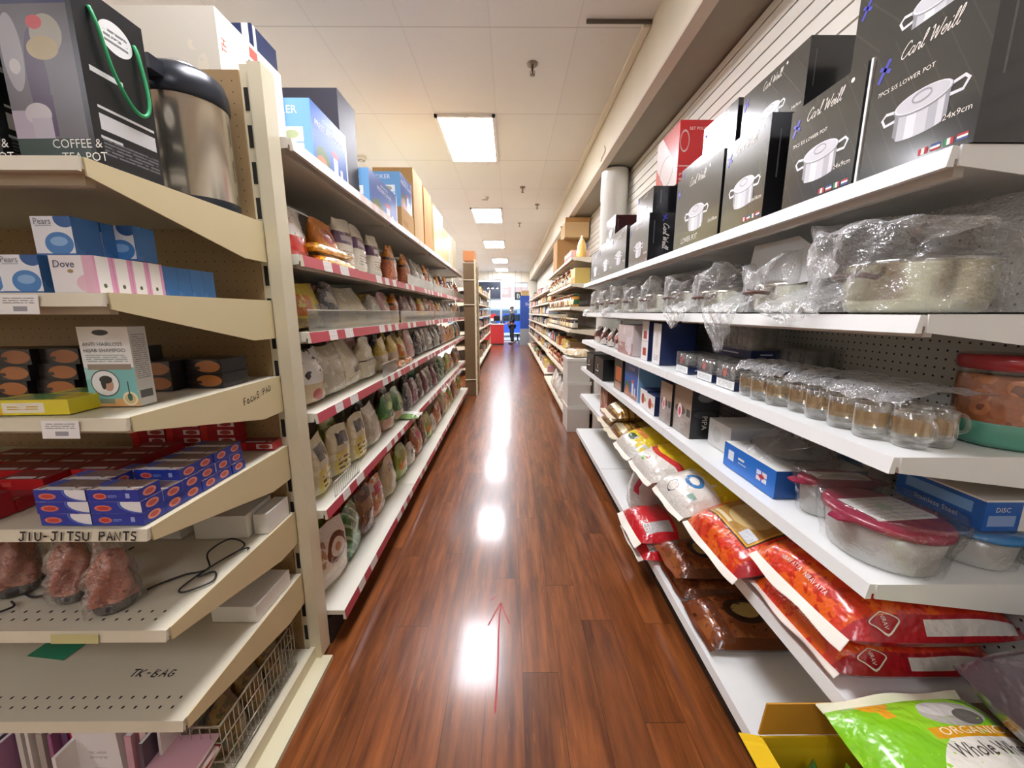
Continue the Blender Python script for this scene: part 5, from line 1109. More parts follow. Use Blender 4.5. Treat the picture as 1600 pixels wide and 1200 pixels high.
def glass_set(label, x, y, z, rz=-PI / 2, w=.13, d=.12, h=.09, wide=False):
    t = thing('glass_set', label, 'glassware', (x, y, z), rz)
    G().box(-w / 2, w / 2, -d / 2, d / 2, 0, .034, nv, front=gbf if not wide else nvt, right=nvt).build('tray', t)
    n = max(1, round(w / .068))
    for i in range(n):
        for j in (0, 1):
            G().lathe([(0, .036), (.024, .036), (.028, .045), (.029, h), (.027, h), (.025, .05), (0, .042)], GLASS, 20, (-w / 2 + (i + .5) * w / n, -d * .23 + j * d * .46)).build('tumbler', t)
    if not wide: G().face([(-.022, -d / 2 - .001, .05), (.004, -d / 2 - .001, .045), (.008, -d / 2 - .001, .075), (-.018, -d / 2 - .001, .08)], mat('d8402e', .5)).build('red_sticker', t)
    G().box(-w / 2 - .002, w / 2 + .002, -d / 2 - .002, d / 2 + .002, .034, h + .012, film('set_film', (.95, .96, .95), .1, .4, .7, 40, .12, .1)).build('shrink_film', t)
    return t
glass_set('film-wrapped tumbler set with red sticker, first of three before the mugs', .925, 1.53, Z3); glass_set('film-wrapped tumbler set with red sticker, second of three before the mugs', .93, 1.71, Z3); glass_set('film-wrapped tumbler set with red sticker, third of three before the mugs', .93, 1.94, Z3)
glass_set('film-wrapped tumbler set stacked on the row behind, navy tray', 1.06, 1.74, Z3 + .108, -PI / 2, .3, .13, .12, True)
glass_set('film-wrapped tumbler set under the stacked one', 1.06, 1.74, Z3, -PI / 2, .3, .12, .09, True)
glass_set('film-wrapped tumbler set by the pegboard on a low clear box', 1.17, 1.56, Z3 + .0505, -PI / 2, .26, .14, .1, True)
tag(G().box(-.14, .14, -.07, .07, 0, .05, film('set_film', (.95, .96, .95), .1, .4, .7, 40, .12, .1)).build('clear_box', None, (1.17, 1.56, Z3), -PI / 2), 'low clear box under the pegboard tumbler set', 'box')
tbx = art('tall_box_front', 'f0efec', [('r', .25, .55, .75, .75, 'b5483a'), ('r', .25, .12, .75, .32, 'b5483a'), ('r', 0, .48, 1, .5, 'c9c7c2')], .4); tb2 = art('tall_box_plain', 'efeeea', [('e', .5, .6, .2, .2, 'dcdad4'), ('s', .2, .1, .8, .25, 3, 6, 'b4b4b0')], .4)
def tall(label, y0, y1, h, f_, s_, xf=.855, d=.2, sm=None): return carton('gift_box', label, 'box', (xf + d / 2, (y0 + y1) / 2, Z3), -PI / 2, y1 - y0, d, h, f_, s_)
tall('white box with two red cups, navy sides, on the glassware shelf', 2.40, 2.52, .245, tbx, nvt); tall('tall plain white-fronted navy box, nearest of the boxes on the glassware shelf', 2.2, 2.32, .235, tb2, nv)
tall('navy box behind between the white-fronted boxes', 2.325, 2.395, .24, nvt, nv, .88)
tall('pinkish printed carton on the glassware shelf', 2.65, 3.02, .21, art('pinkish', 'd8c9c4', [('r', 0, 0, 1, .4, 'b58a84'), ('r', .62, .1, .9, .6, 'e6dfe8'), ('n', 12, .6, 'e6dcd8')], .4), mat('cfc2be', .5), .84)
pk_ = [carton('gift_box', 'navy box stacked deep on the glassware shelf, %s going away' % nth(i), 'box', (1.14, 2.62 + i * .2, Z3), -PI / 2, .18, .16, .24, nv) for i in range(2)]
for i in range(4): put('pouch', pouch(.16, .16, .12, A('dark_sachet', '5a3a34', ('n', 14, .55, 'd8cfc4'), ('e', .5, .5, .2, .2, 'a84a3a')), 90 + i), 'small dark and pale packet past the pinkish carton, %s going away' % nth(i), 'bag', (.92, 3.2 + i * .25, Z3), -PI / 2)

# ---------------------------------------------------------------- right run, fourth shelf
Z4 = RZ[3] + .0035
def on4(name, label, x0, x1, y0, y1, z, h, f_, s_=None, t_=None, dec=None, cat='box', rz=0.0): return carton(name, label, cat, ((x0 + x1) / 2, (y0 + y1) / 2, z), -PI / 2 + rz, y1 - y0, x1 - x0, h, f_, s_, t_, dec=dec)
rose = art('rose_box', 'a39a92', [('n', 10, .55, '8f8378'), ('r', 0, .52, 1, 1, 'a08a74'), ('d', 3, 9, .06, 'b8aea4'), ('e', .38, .5, .3, .1, '55524e'), ('e', .36, .47, .13, .16, 'f0dcdc'), ('e', .36, .46, .07, .09, 'dc5a66'), ('r', .74, .42, .95, .58, '4a4845'), ('s', .1, .12, .7, .34, 5, 12, 'bdb4ac')], .35)
rsd = art('rose_box_side', '1f2022', [('h', 0, 1, .6, '2c2d30'), ('e', .5, .86, .3, .1, '77787a'), ('e', .5, .5, .4, .08, '3a3b3e')], .3)
def dec(g, w, d, h): g.decal(rot2(text('PIPA', .036), -PI / 2, -.012, h * .48), RT(w, d, h), IV)
on4('dish_box', 'grey box with a pink rose photo and black end', .865, 1.0, 1.79, 1.985, Z4, .235, rose, rsd, mat('77706a', .5), dec)
on4('dish_box', 'second grey rose-print box partly behind the first', .855, 1.0, 1.995, 2.15, Z4, .225, rose, rsd)
on4('cup_box', 'small navy and white box with a red cup print on the fourth shelf', .845, .98, 2.2, 2.335, Z4, .115, art('cup_box', 'f0eeea', [('e', .42, .5, .2, .28, 'b5483a'), ('e', .75, .5, .1, .12, 'd8b45a')], .4), nv)
on4('cup_box', 'second small navy box behind the red cup box', .85, .98, 2.345, 2.47, Z4, .12, art('cup_box', 'f0eeea'), nv)
def dec(g, w, d, h):
    g.decal(shift(text('COOKER', .035, 0, 'C'), 0, h * .8), FR(w, d, h), mat('e6d4dc', .5))
on4('cooker_carton', 'blue pressure cooker carton on the fourth white shelf', .86, 1.22, 2.55, 2.86, Z4, .244, pcs, mat('7fb2dc', .35), mat('5a94c8', .4), dec)
on4('pan_box', 'black and orange picture box beyond the blue cooker carton', .85, 1.2, 2.9, 3.12, Z4, .244, art('orange_pan', '2a2626', [('r', .2, .3, .9, .75, 'c8682a'), ('r', .1, .02, .9, .25, 'a8846a')], .3), mat('1f1d1d', .4))
for i in range(2):
    b_ = thing('case', 'black latched case on the fourth shelf, %s from the far end' % nth(1 - i), 'case', (.92, 3.55 + i * .4, Z4), -PI / 2)
    G().box(-.17, .17, -.1, .1, 0, .19, mat('161718', .35)).build('shell', b_); G().box(-.02, .02, -.108, -.1, .09, .13, STEEL).build('latch', b_); G().tube([(-.04, -.1, .08), (-.04, -.115, .07), (.04, -.115, .07), (.04, -.1, .08)], .004, STEEL, 6).build('handle', b_)
on4('dish_box', 'plain white box beside the black-ended rose box', .93, 1.2, 1.56, 1.74, Z4, .12, art('white_plain', 'e2e2de', [('e', .4, .5, .2, .3, 'cfcfca')], .5), mat('dcdcd6', .5))
tr = art('tray_box_front', '1f6fc8', [('r', .1, .35, .22, .75, 'e6eef6'), ('r', .68, .3, .76, .46, 'e8d8d8'), ('r', .78, .3, .86, .46, 'f0f0f4'), ('r', .68, .5, .76, .68, 'd8dcf0'), ('r', .78, .5, .86, .68, 'e8d8d8'), ('e', .77, .48, .05, .08, 'b5303a')], .3)
def dec(g, w, d, h): g.decal(rect2(-w * .18, h * .58, -w * .06, h * .66), FR(w, d, h), IV); g.decal(rect2(-w * .18, h * .44, -w * .02, h * .47), FR(w, d, h), IV)
on4('tray_box', 'open blue tray box holding a wrapped steel dish', .862, 1.16, 1.175, 1.48, Z4, .095, tr, mat('1c4f94', .35), mat('d9d9d2', .5), dec)
dsh = thing('steel_dish', 'round steel dish in plastic on the open blue tray box', 'dish', (1.02, 1.33, Z4 + .0965))
G().lathe([(0, 0), (.09, 0), (.125, .022), (.13, .024), (.122, .022), (.088, .006), (0, .006)], STEEL, 36).build('bowl', dsh)
G().tube(spline([(-.06, -.05, .03), (-.02, -.1, .06), (.05, -.06, .065), (.04, .03, .05), (-.04, .05, .03)], 5), .003, STEEL, 6).build('wire_handle', dsh)
G().grid(lambda u, v: ((.14 - .12 * v) * math.cos(2 * PI * u) * (1 + .08 * abs(math.sin(7 * PI * u + 4 * v))), (.14 - .12 * v) * math.sin(2 * PI * u) * (1 + .08 * abs(math.sin(7 * PI * u + 4 * v))), .002 + .085 * math.sin(v * 1.5) * (1 + .15 * math.sin(9 * u * 2 * PI))), 60, 12, WRAP, closed=True).build('plastic_cover', dsh)
def tub(label, x, y, z, rx, ry, h, lidc, paper=True, seed=1):
    t = thing('food_tub', label, 'container', (x, y, z), random.uniform(-.1, .1)); cl = film('tub_plastic', (.95, .94, .88), .82, .3, 0, rough=.25, white=.9)
    P = lambda r0: [(0, 0), (r0 * .86, 0), (r0 * .9, .006), (r0, h * .86), (r0 * .97, h * .86), (r0 * .88, .01), (0, .008)]
    G().lathe(P(1.0), cl, 44, sx=rx, sy=ry).build('tub_body', t)
    for k_ in (.45, .7): G().lathe([(0, h * k_ - .03), (.8, h * k_ - .03), (.84, h * k_), (.8, h * k_), (0, h * k_)], mat('e2dcc4', .4), 32, sx=rx, sy=ry).build('inner_tub', t)
    lm = mat(lidc, .3, coat=.4)
    G().lathe([(1.0, h * .83), (1.07, h * .83), (1.08, h * .9), (1.03, h * .97), (.9, h), (0, h)], lm, 44, sx=rx, sy=ry).build('lid', t)
    for sg in (-1, 1) if paper else (): G().prism([(sg * rx * 1.04, -.03), (sg * rx * 1.04, .03), (sg * (rx + .035), .014), (sg * (rx + .035), -.014)][::sg], 'z', h * .84, h * .88, lm).build('lid_tab', t)
    if paper:
        lb = art('tub_paper', 'eceae4', [('s', .1, .1, .9, .9, 8, 10, 'd2d0c8'), ('e', .5, .5, .12, .1, 'b8cfb8')], .6)
        pf_ = lambda u, v: ((u - .5) * 1.5 * rx, (v - .5) * 1.35 * ry - .0, h + .003 - .018 * max(0, abs(2 * v - 1) - .62) / .38 * (abs(2 * v - 1) > .62))
        G().grid(pf_, 8, 14, lb).grid(lambda u, v: tuple(a - (.001 if i == 2 else 0) for i, a in enumerate(pf_(u, v))), 8, 14, PAPER, flip=True).build('paper_insert', t)
    p = [seed * 1.7, seed * .9]
    def fn(u, v):
        a = 2 * PI * u; k_ = 1 + .05 * abs(math.sin(5 * a + p[0] + 4 * v)) + .03 * abs(math.sin(9 * a + p[1] - 7 * v)) ; R_ = (.95 + .2 * min(1, v / .6)) if v < .75 else 1.15 * (1 - ((v - .75) / .25) ** 2) ** .5 + .001
        return (R_ * k_ * rx * math.cos(a), R_ * k_ * ry * math.sin(a), .004 + (h + .02) * min(1, v / .75) ** .9)
    G().grid(fn, 56, 16, film('tub_film', (.97, .97, .96), .05, .4, .5, 24, .1, .05), closed=True).build('film', t)
    return t
tub('oval tub with crimson lid and paper insert, at the shelf edge by the red bags', .945, .90, Z4, .105, .125, .115, '9a2a48', True, 1)
tub('oval tub with crimson lid beside the blue tray box', .955, 1.10 + .03, Z4, .07 + .02, .085, .11, '9a2a48', True, 2) if 0 else tub('oval tub with crimson lid farther in, next to the blue tray box', .99, 1.095, Z4, .1, .06, .115, '9a2a48', True, 2)
tub('round tub with a bright blue lid under the stainless steel box', 1.155, .90, Z4, .08, .1, .09, '2f8fd8', False, 3)
ssf = art('steel_set_box', '2a62b4', [('r', .12, .45, .88, .8, '7aa8d8'), ('r', 0, .94, 1, 1, 'e8e6e0')], .3); sse = art('steel_set_end', 'e6e6e0', [('r', 0, 0, .48, 1, '2a62b4'), ('e', .8, .45, .22, .22, '6aa0d0'), ('r', .06, .15, .42, .5, '8aa4d4'), ('r', 0, .94, 1, 1, 'eceae4')], .3)
def dec(g, w, d, h):
    g.decal(shift(text('Stainless Steel', .018, 0, 'C'), 0, h * .16), FR(w, d, h), IV); g.decal(shift(text('DISC', .016, 0, 'C'), -d * .27, h * .62), RT(w, d, h), IV)
on4('steel_set_box', 'blue and white stainless steel dish box on the blue-lidded tub', 1.07, 1.245, .8, 1.0, Z4 + .0975 + .014, .075, ssf, sse, mat('dcd9ce', .5), dec)
on4('steel_set_box', 'white dish box with pale blue oval behind the stainless steel box', 1.168, 1.248, 1.18, 1.4, Z4 + .0, .16, art('oval_dish', 'e6e4dc', [('e', .5, .55, .4, .3, '7fb0d8')], .4), mat('dcd9ce', .5))

# ---------------------------------------------------------------- right run, fifth shelf and base: big bags
Z5, Z6 = RZ[4] + .004, RB + .004
red = A('red_rice', 'd83a20', ('n', 18, .48, 'e2601c'), ('n', 34, .58, 'c02a14'), ('r', .93, 0, 1, 1, 'b01e26'), ('r', .945, .42, .985, .95, 'e4dfd6'), rough=.3)
red2 = A('red_rice_gold', 'd83a20', ('n', 18, .48, 'e2601c'), ('n', 34, .58, 'c02a14'), ('r', .16, .17, .84, .9, '3a2418'), ('r', .175, .185, .825, .88, 'e0a93a'), ('r', .19, .2, .81, .86, 'a8803c'), ('e', .5, .42, .24, .16, 'c9b078'), ('r', .22, .215, .5, .25, 'e6d8b0'), ('r', .66, .21, .8, .3, 'c9cfd2'), ('r', .93, 0, 1, 1, 'b01e26'), rough=.3)
smw = mat('ece6d8', .6, var=.04)
def red_dec(nm):
    def dec(g, p):
        q = 1.0
        M_ = lambda cx, cy, sx, sy: grain_map(p, cx, cy, sx / p.w, sy / p.l)
        dm = [ring2(0, 0, .03, .035, .005, 4)]
        g.decal(ring2(0, 0, .036, .042, .004, 20), M_(.93, .2, 1, 1), IV) if 0 else g.decal(join2(ribbon(spline([(-.034, 0), (-.012, .03), (0, .038), (.012, .03), (.034, 0), (.012, -.03), (0, -.038), (-.012, -.03), (-.034, 0)], 4), .004)), M_(.955, .2, .42, .9), IV)
        g.decal(shift(text('NIRAV', .0165, 0, 'C'), 0, -.006), M_(.955, .2, .42, .9), IV)
        g.decal(rot2(text('NIRAV ATTA   NIRAV ATTA', .014, 0, 'C'), 0, 0, 0), M_(.5, .035, 1, 1), IV)
    return dec
R9 = -PI / 2
rice_bag('rice_bag', 'red and orange rice bag lying topmost of its pair at the near shelf end', (1.018, .965, Z5 + .115), (0, -.0, R9), .37, .44, .135, red, smw, 1, red_dec(0), ext=.022, droop=.02, ends=(0,))
rice_bag('rice_bag', 'red and orange rice bag underneath another at the near shelf end', (1.03, .985, Z5), (0, 0, R9), .36, .43, .115, red, smw, 2, red_dec(0), ext=.018, droop=.0)
rice_bag('rice_bag', 'orange rice bag with a gold printed panel on the fifth shelf', (.975, 1.335, Z5 + .066), (.27, .0, R9), .39, .44, .125, red2, smw, 3, None, ext=.022, droop=.01)
rice_bag('rice_bag', 'red rice bag beneath the gold-panelled one', (1.1, 1.335, Z5), (0, 0, R9), .36, .27, .06, red, smw, 4, None, ext=.03)
wb_ = A('white_blue', 'dedad0', ('e', .6, .3, .16, .08, '3a7ab0'), ('e', .6, .3, .1, .04, 'e9e6de'), ('o', .45, .11, .1, .06, .12, '2a2a2c'), ('r', .8, .13, .9, .2, '8aa89a'), ('r', 0, .4, 1, .6, 'e0c81e'), ('n', 9, .62, 'd8d4c8'))
rice_bag('flour_bag', 'white flour bag with blue oval and black outline', (.965, 1.70, Z5 + .066), (.27, .0, R9), .34, .44, .125, wb_, smw, 5, None, ext=.022, droop=.01)
rice_bag('flour_bag', 'plain white flour bag under the blue-oval one', (1.1, 1.70, Z5), (0, 0, R9), .32, .27, .06, A('plain_white', 'e4e1d8', ('n', 9, .6, 'd4d0c4')), smw, 6, None)
wy = A('white_yellow', 'e0dcd2', ('e', .5, 1.0, .95, .76, 'c8282e'), ('e', .5, 1.05, .9, .74, 'e6c81e'), ('e', .42, .12, .1, .045, '6aa03a'), ('e', .52, .14, .05, .03, 'c83a3a'), ('n', 9, .63, 'd0ccc0'))
rice_bag('flour_bag', 'white bag with red arc and yellow back end, green leaf mark', (.955, 2.05, Z5 + .066), (.27, .0, R9), .35, .45, .125, wy, smw, 7, None, ext=.022, droop=.01)
rice_bag('flour_bag', 'white bag flattened under the red-arc bag', (1.1, 2.05, Z5), (0, 0, R9), .32, .27, .06, A('plain_white', 'e4e1d8'), smw, 8, None)
wy2 = A('white_yellow_top', 'd8d5ca', ('r', 0, .14, 1, .9, 'e3c92a'), ('e', .5, .2, .18, .06, '2f5a3a'), ('r', .2, .3, .8, .36, 'd8803a'), ('n', 10, .6, 'cfccc0'))
rice_bag('flour_bag', 'white and yellow bag with a dark green mark, beside the gold bags', (.955, 2.4, Z5 + .066), (.27, .0, R9), .34, .45, .12, wy2, smw, 9, None, ext=.025, droop=.01)
rice_bag('flour_bag', 'clear-fronted grain bag under the white and yellow one', (1.1, 2.4, Z5), (0, 0, R9), .32, .27, .06, A('clear_grain', 'c9c4b4', ('v', 60, .3, 'd8a878'), ('n', 12, .55, 'dcd8cc')), smw, 10, None)
gold = A('gold_bag', '9a7436', ('n', 10, .55, 'b8924a'), ('d', 0, 9, .3, '7a5222'), ('r', .1, .06, .9, .16, 'e0d4b0'), ('e', .5, .5, .3, .16, 'c9a860'), metal=.25)
def gd_dec(g, p): g.decal(text('DESI', .05, 0, 'C'), grain_map(p, .5, .3, 1 / p.w, 1 / p.l), mat('4a3212', .5))
rice_bag('flour_bag', 'gold-brown bag topmost of the three gold bags', (.99, 2.93, Z5 + .124), (.06, .0, R9), .34, .42, .115, gold, mat('e8dfc4', .5), 11, gd_dec, ext=.04)
rice_bag('flour_bag', 'gold-brown bag at the shelf edge below the topmost gold one', (.98, 2.755, Z5 + .0), (0, 0, R9), .31, .42, .12, gold, mat('e8dfc4', .5), 12, gd_dec, ext=.05)
rice_bag('flour_bag', 'gold-brown bag lying farthest of the three gold bags', (.99, 3.09, Z5), (0, 0, R9), .31, .42, .1, gold, mat('e8dfc4', .5), 13, None, ext=.04)
on4('pan_box', 'red and brown picture carton standing on the fifth shelf beyond the gold bags', .85, 1.15, 3.3, 3.55, Z5, .24, art('red_pan', '9a6a54', [('r', .4, .05, .95, .45, 'b8262c'), ('n', 10, .55, 'c9a088')], .35), mat('8a5a48', .5))
# base deck
rb_ = A('red_base', 'c8202a', ('r', .0, .5, 1, .9, 'a8845a'), ('r', .72, .1, .92, .45, 'b4b0ac'), ('r', .02, 0, .1, 1, 'e0504a'))
def zb(g, p): g.decal(rot2(text('ZEB', .06, 0, 'L'), PI / 2 * 0, 0, 0), grain_map(p, .62, .1, 1 / p.w * .9, 1 / p.l * .9), IV)
rice_bag('flour_bag', 'red bag with tan panel hanging over the base edge, upper', (.91, 2.06, Z6 + .093), (.06, 0, R9), .36, .42, .11, rb_, smw, 21, zb, ext=.035, droop=.02)
rice_bag('flour_bag', 'red bag over the base edge, lower of the two', (.92, 2.04, Z6), (0, 0, R9), .36, .42, .095, rb_, smw, 22, zb, ext=.03, droop=.0)
bw = A('brown_bag', '7a3f1e', ('n', 14, .56, '8f5228'), ('r', .0, .12, 1, .2, '5c2c14'), ('e', .5, .46, .26, .2, '2e1a10'), ('e', .5, .46, .16, .13, 'b8a060'), ('n', 40, .66, '4a2812'), ('r', .93, 0, 1, 1, '5c2e16'))
rice_bag('flour_bag', 'brown glossy bag with dark oval, closest to the bare part of the base', (1.01, 1.435, Z6), (0, 0, R9), .27, .42, .1, bw, mat('6a3418', .4), 23, None, ext=.02)
rice_bag('flour_bag', 'brown bag on the base farther along, upper', (.97, 1.74, Z6 + .088), (0, 0, R9), .28, .36, .1, bw, mat('8a4a24', .4), 24, None, ext=.025)
rice_bag('flour_bag', 'brown bag on the base farther along, lower', (1.0, 1.73, Z6), (0, 0, R9), .3, .38, .09, bw, mat('6a3418', .4), 25, None, ext=.02)
gp = A('grey_pack', 'b9b4ac', ('n', 10, .58, 'd2cec6'), ('r', .6, .45, .82, .85, 'b5284a'))
rice_bag('flour_bag', 'pale grey bag with a crimson tag standing on the base', (.92, 2.14, Z6 + .004), (math.radians(72), 0, R9), .3, .34, .14, gp, smw, 26, None, ext=.02) if 0 else put('pouch', pouch(.32, .36, .2, gp, 26), 'pale grey bag with a crimson tag standing on the base', 'bag', (.92, 2.45, Z6), R9)
# stack at the near end of the run: yellow carton, green bag, dark bags
yc = thing('display_carton', 'yellow open display carton of green packets under the green flour bag', 'carton', (.78, .565, 0), 0); ym = art('yellow_carton', 'e6bc1e', [('r', .05, .06, .95, .94, 'edc62a'), ('r', .07, .08, .93, .9, 'e9bf22')], .45); yi = mat('b8842a', .6)
g = G()
for x0, x1, y0, y1 in ((-.2, .2, -.17, -.166), (-.2, .2, .166, .17), (-.2, -.196, -.17, .17), (.196, .2, -.17, .17)): g.box(x0, x1, y0, y1, 0, .53, ym)
g.box(-.2, .2, -.17, .17, 0, .004, yi); g.box(-.19, .19, -.16, .16, .3, .31, yi); g.build('box_body', yc)
G().prism([(-.2, .53), (.2, .53), (.2, .6), (.02, .6), (-.01, .615), (-.19, .615)], 'y', .172, .176, yi).build('flap', yc)
G().face([(-.2, .17, .53), (-.2, -.17, .53), (-.25, -.17, .54), (-.25, .17, .54)], ym).face([(-.2, -.17, .528), (-.2, .17, .528), (-.25, .17, .538), (-.25, -.17, .538)], ym).build('flap', yc)
gpk = A('green_packet', '6aa82a', ('n', 12, .55, '8fc83a'), ('r', .2, .2, .8, .5, 'e8c82a'), ('e', .5, .7, .2, .1, 'b8301e'))
for i in range(4): put('pouch', pouch(.12, .2, .06, gpk if i % 2 else A('dkgreen_packet', '1f6a34', ('r', .3, .3, .7, .6, 'e8c82a')), 33 + i), 'green packet standing in the yellow carton, %s from the aisle' % nth(i), 'bag', (.66 + i * .085, .64 - .01 * i, .3135), PI / 2 if i else 1.3)
grn = A('green_flour', '7fc41e', ('n', 7, .55, '96d42e'), ('e', .74, .42, .56, .37, 'efeadb'), ('r', .40, .745, 1, .795, 'e3a21e'), ('e', .26, .95, .09, .045, 'e8a62a'), ('r', .24, .86, .31, .95, 'e8a62a'), ('r', .6, .95, .75, .975, 'e8a62a'), ('e', .66, .86, .2, .065, 'b8b4a8'), ('e', .6, .885, .12, .04, 'd9d6cc'), ('e', .74, .84, .08, .04, '6a665e'), ('n', 60, .68, '9ad63a'), rough=.25)
def gdec(g, p):
    M_ = lambda u, v, s: grain_map(p, u, v, s / p.w, s / p.l)
    g.decal(text('ORGANIC', .021, 0, 'L', 1.5), M_(.45, .757, 1), mat('f4e8b8', .5)); g.decal(text('Whole Wheat Atta', .036, 0, 'L', .82), M_(.42, .665, 1), mat('3f3c38', .5))
rice_bag('flour_bag', 'lime-green whole wheat flour bag on top of the yellow carton', (.885, .525, .577), (math.radians(5), 0, math.radians(5)), .36, .42, .095, grn, mat('e8e4c8', .5), 41, gdec, ext=.018, ends=(0, 1))
pal = thing('carton', 'brown carton under the dark flour bags beside the yellow carton', 'carton', (1.15, .535, 0)); G().box(-.16, .16, -.2, .2, 0, .5, CARD).build('box_body', pal)
dkb = A('dark_flour', '4a3f42', ('n', 8, .58, '584c4e'), ('e', .3, .72, .18, .05, 'd8c890'), ('e', .55, .6, .16, .05, '8a2430'), ('e', .75, .78, .14, .04, 'cfb87a'), ('r', .1, .05, .9, .1, '3a3032'), rough=.2)
def cdec(g, p): g.decal(text('CHAKKI', .05, 0, 'L'), grain_map(p, .1, .28, 1 / p.w, 1 / p.l), mat('e0d4a8', .5))
rice_bag('flour_bag', 'dark plum chakki flour bag topmost beside the green bag', (1.125, .50, .503 + .182), (math.radians(3), math.radians(0), 0), .35, .44, .165, dkb, mat('3a3234', .4), 42, cdec, ext=.03)
rice_bag('flour_bag', 'dark plum flour bag underneath the topmost dark one', (1.185, .51, .503), (0, 0, 0), .27, .42, .178, dkb, mat('3a3234', .4), 43, None, ext=.025)
# ---------------------------------------------------------------- shop front: counter, person, pillar, signs
YC = 18.45
ct = thing('counter', 'red checkout counter with a pale worktop by the shop window', 'counter', (-1.12, YC, 0))
G().box(-.85, .83, -.28, .28, .06, .93, mat('c22f34', .35, coat=.3)).build('body', ct); G().box(-.88, .86, -.31, .31, .93, .97, mat('e6e4e2', .35)).build('worktop', ct); G().box(-.83, .81, -.26, .26, 0, .06, mat('2a2526', .6)).build('plinth', ct)
mo = thing('monitor', 'dark till screen standing on the red counter', 'monitor', (-.62, YC, .9705), .3)
G().box(-.09, .09, -.06, .06, 0, .012, BLACK).build('foot', mo); G().tube([(0, .02, .01), (0, .02, .16)], .015, BLACK, 8).build('stem', mo); G().box(-.15, .15, 0, .03, .13, .36, BLACK).build('screen', mo)
sg = thing('round_sign', 'red and white rounded sign on the counter', 'sign', (-.78, YC + .15, .9705))
G().prism([(.16 * math.cos(a * PI / 12), .3 + .16 * math.sin(a * PI / 12)) for a in range(24)], 'y', -.02, .02, mat('d5303a', .4)).build('disc', sg); G().box(-.14, .14, -.022, .022, .12, .24, mat('f0eeee', .4)).build('panel', sg); G().box(-.1, .1, -.05, .05, 0, .13, mat('5a5a5e', .4)).build('foot', sg)
for i, x in enumerate((-.42, -.3)): tag(G().lathe([(0, 0), (.04, 0), (.045, .05), (.04, .12), (.015, .15), (.015, .18), (0, .182)], mat('24282c', .3), 14).build('bottle', None, (x, YC + .05 * i, .9705)), 'small dark bottle on the red counter, %s from its outer end' % ('second' if i == 0 else 'first'), 'bottle')
# person
pe = thing('person', 'person in a dark jacket, jeans and face mask standing at the counter', 'person', (.09, YC + .02, 0), math.radians(-75))
skin = mat('b98a6e', .5)
def skinned(name, joints, bones, m, parent=None, loc=(0, 0, 0), label=None, lv=2):
    me = bpy.data.meshes.new(name); me.from_pydata([j[0] for j in joints], bones, []); me.materials.append(m)
    o = bpy.data.objects.new(name, me); COL.objects.link(o); sk = o.modifiers.new('skin', 'SKIN'); sk.use_smooth_shade = True
    for i, j in enumerate(joints):
        r_ = j[1]; me.skin_vertices[0].data[i].radius = (r_, r_) if not isinstance(r_, tuple) else r_
    me.skin_vertices[0].data[0].use_root = True
    su = o.modifiers.new('smooth', 'SUBSURF'); su.levels = lv; su.render_levels = lv
    if parent: o.parent = parent
    o.location = loc
    if label: o['label'] = label
    return o
# figure faces -y locally; joint list: pelvis, spine, chest, neck, head, arms, legs
J = [((0, 0, .93), (.15, .11)), ((0, 0, 1.12), (.14, .1)), ((0, .01, 1.34), (.165, .105)), ((0, 0, 1.47), (.055, .055)), ((0, -.01, 1.53), (.055, .06)), ((0, -.015, 1.6), (.075, .09)), ((0, -.01, 1.69), (.07, .085)), ((0, -.005, 1.735), (.03, .035)),
     ((.19, .0, 1.4), .055), ((.25, .0, 1.15), .045), ((.2, -.2, 1.03), .035), ((.19, -.27, 1.02), (.035, .018)), ((-.19, .0, 1.4), .055), ((-.25, .02, 1.15), .045), ((-.23, -.13, .98), .035), ((-.22, -.2, .95), (.035, .018)),
     ((.1, 0, .86), .088), ((.115, -.02, .5), .06), ((.12, .02, .1), .04), ((.125, -.04, .045), (.042, .035)), ((.13, -.15, .03), (.04, .025)), ((-.1, 0, .86), .088), ((-.115, -.01, .5), .06), ((-.12, .03, .1), .04), ((-.125, -.03, .045), (.042, .035)), ((-.13, -.14, .03), (.04, .025))]
Bn = [(0, 1), (1, 2), (2, 3), (3, 4), (4, 5), (5, 6), (6, 7), (2, 8), (8, 9), (9, 10), (10, 11), (2, 12), (12, 13), (13, 14), (14, 15), (0, 16), (16, 17), (17, 18), (18, 19), (19, 20), (0, 21), (21, 22), (22, 23), (23, 24), (24, 25)]
b0 = len(J)
for sx, ba, dr in ((1, 11, (-.05, -.9, -.15)), (-1, 15, (0, -.9, -.25))):
    px, py, pz = J[ba][0]
    for k, (ox, ln) in enumerate(((-.028, .062), (-.01, .075), (.009, .07), (.026, .055))):
        i = len(J); J.append(((px + ox * sx, py - .035, pz - .004), .0095)); J.append(((px + ox * sx * 1.1, py - .035 - ln * .55, pz - .014), .009)); J.append(((px + ox * sx * 1.1, py - .035 - ln, pz - .034), .0075)); Bn += [(ba, i), (i, i + 1), (i + 1, i + 2)]
    i = len(J); J.append(((px - .04 * sx, py + .01, pz - .005), .011)); J.append(((px - .058 * sx, py - .03, pz - .018), .009)); Bn += [(ba, i), (i, i + 1)]
skinned('body', J, Bn, skin, pe)
g = G().lathe([(.002, -.022), (.012, -.018), (.014, -.005), (.007, .018)], skin, 10, sy=1.3); g.build('nose', pe, (0, -.112, 1.635), (math.radians(-8), 0, 0))
for x in (-.03, .03): G().lathe([(0, -.006), (.008, -.004), (.01, 0), (.008, .004), (0, .006)], mat('2b211c', .2), 10).build('eye', pe, (x, -.098, 1.655))
for x in (-.082, .082): G().lathe([(0, -.028), (.012, -.02), (.014, 0), (.016, .02), (0, .03)], skin, 10, sy=1.4, sx=.6).build('ear', pe, (x, -.01, 1.64))
jk = mat('1d2430', .7, var=.08); jn = mat('2a3038', .8, var=.1)
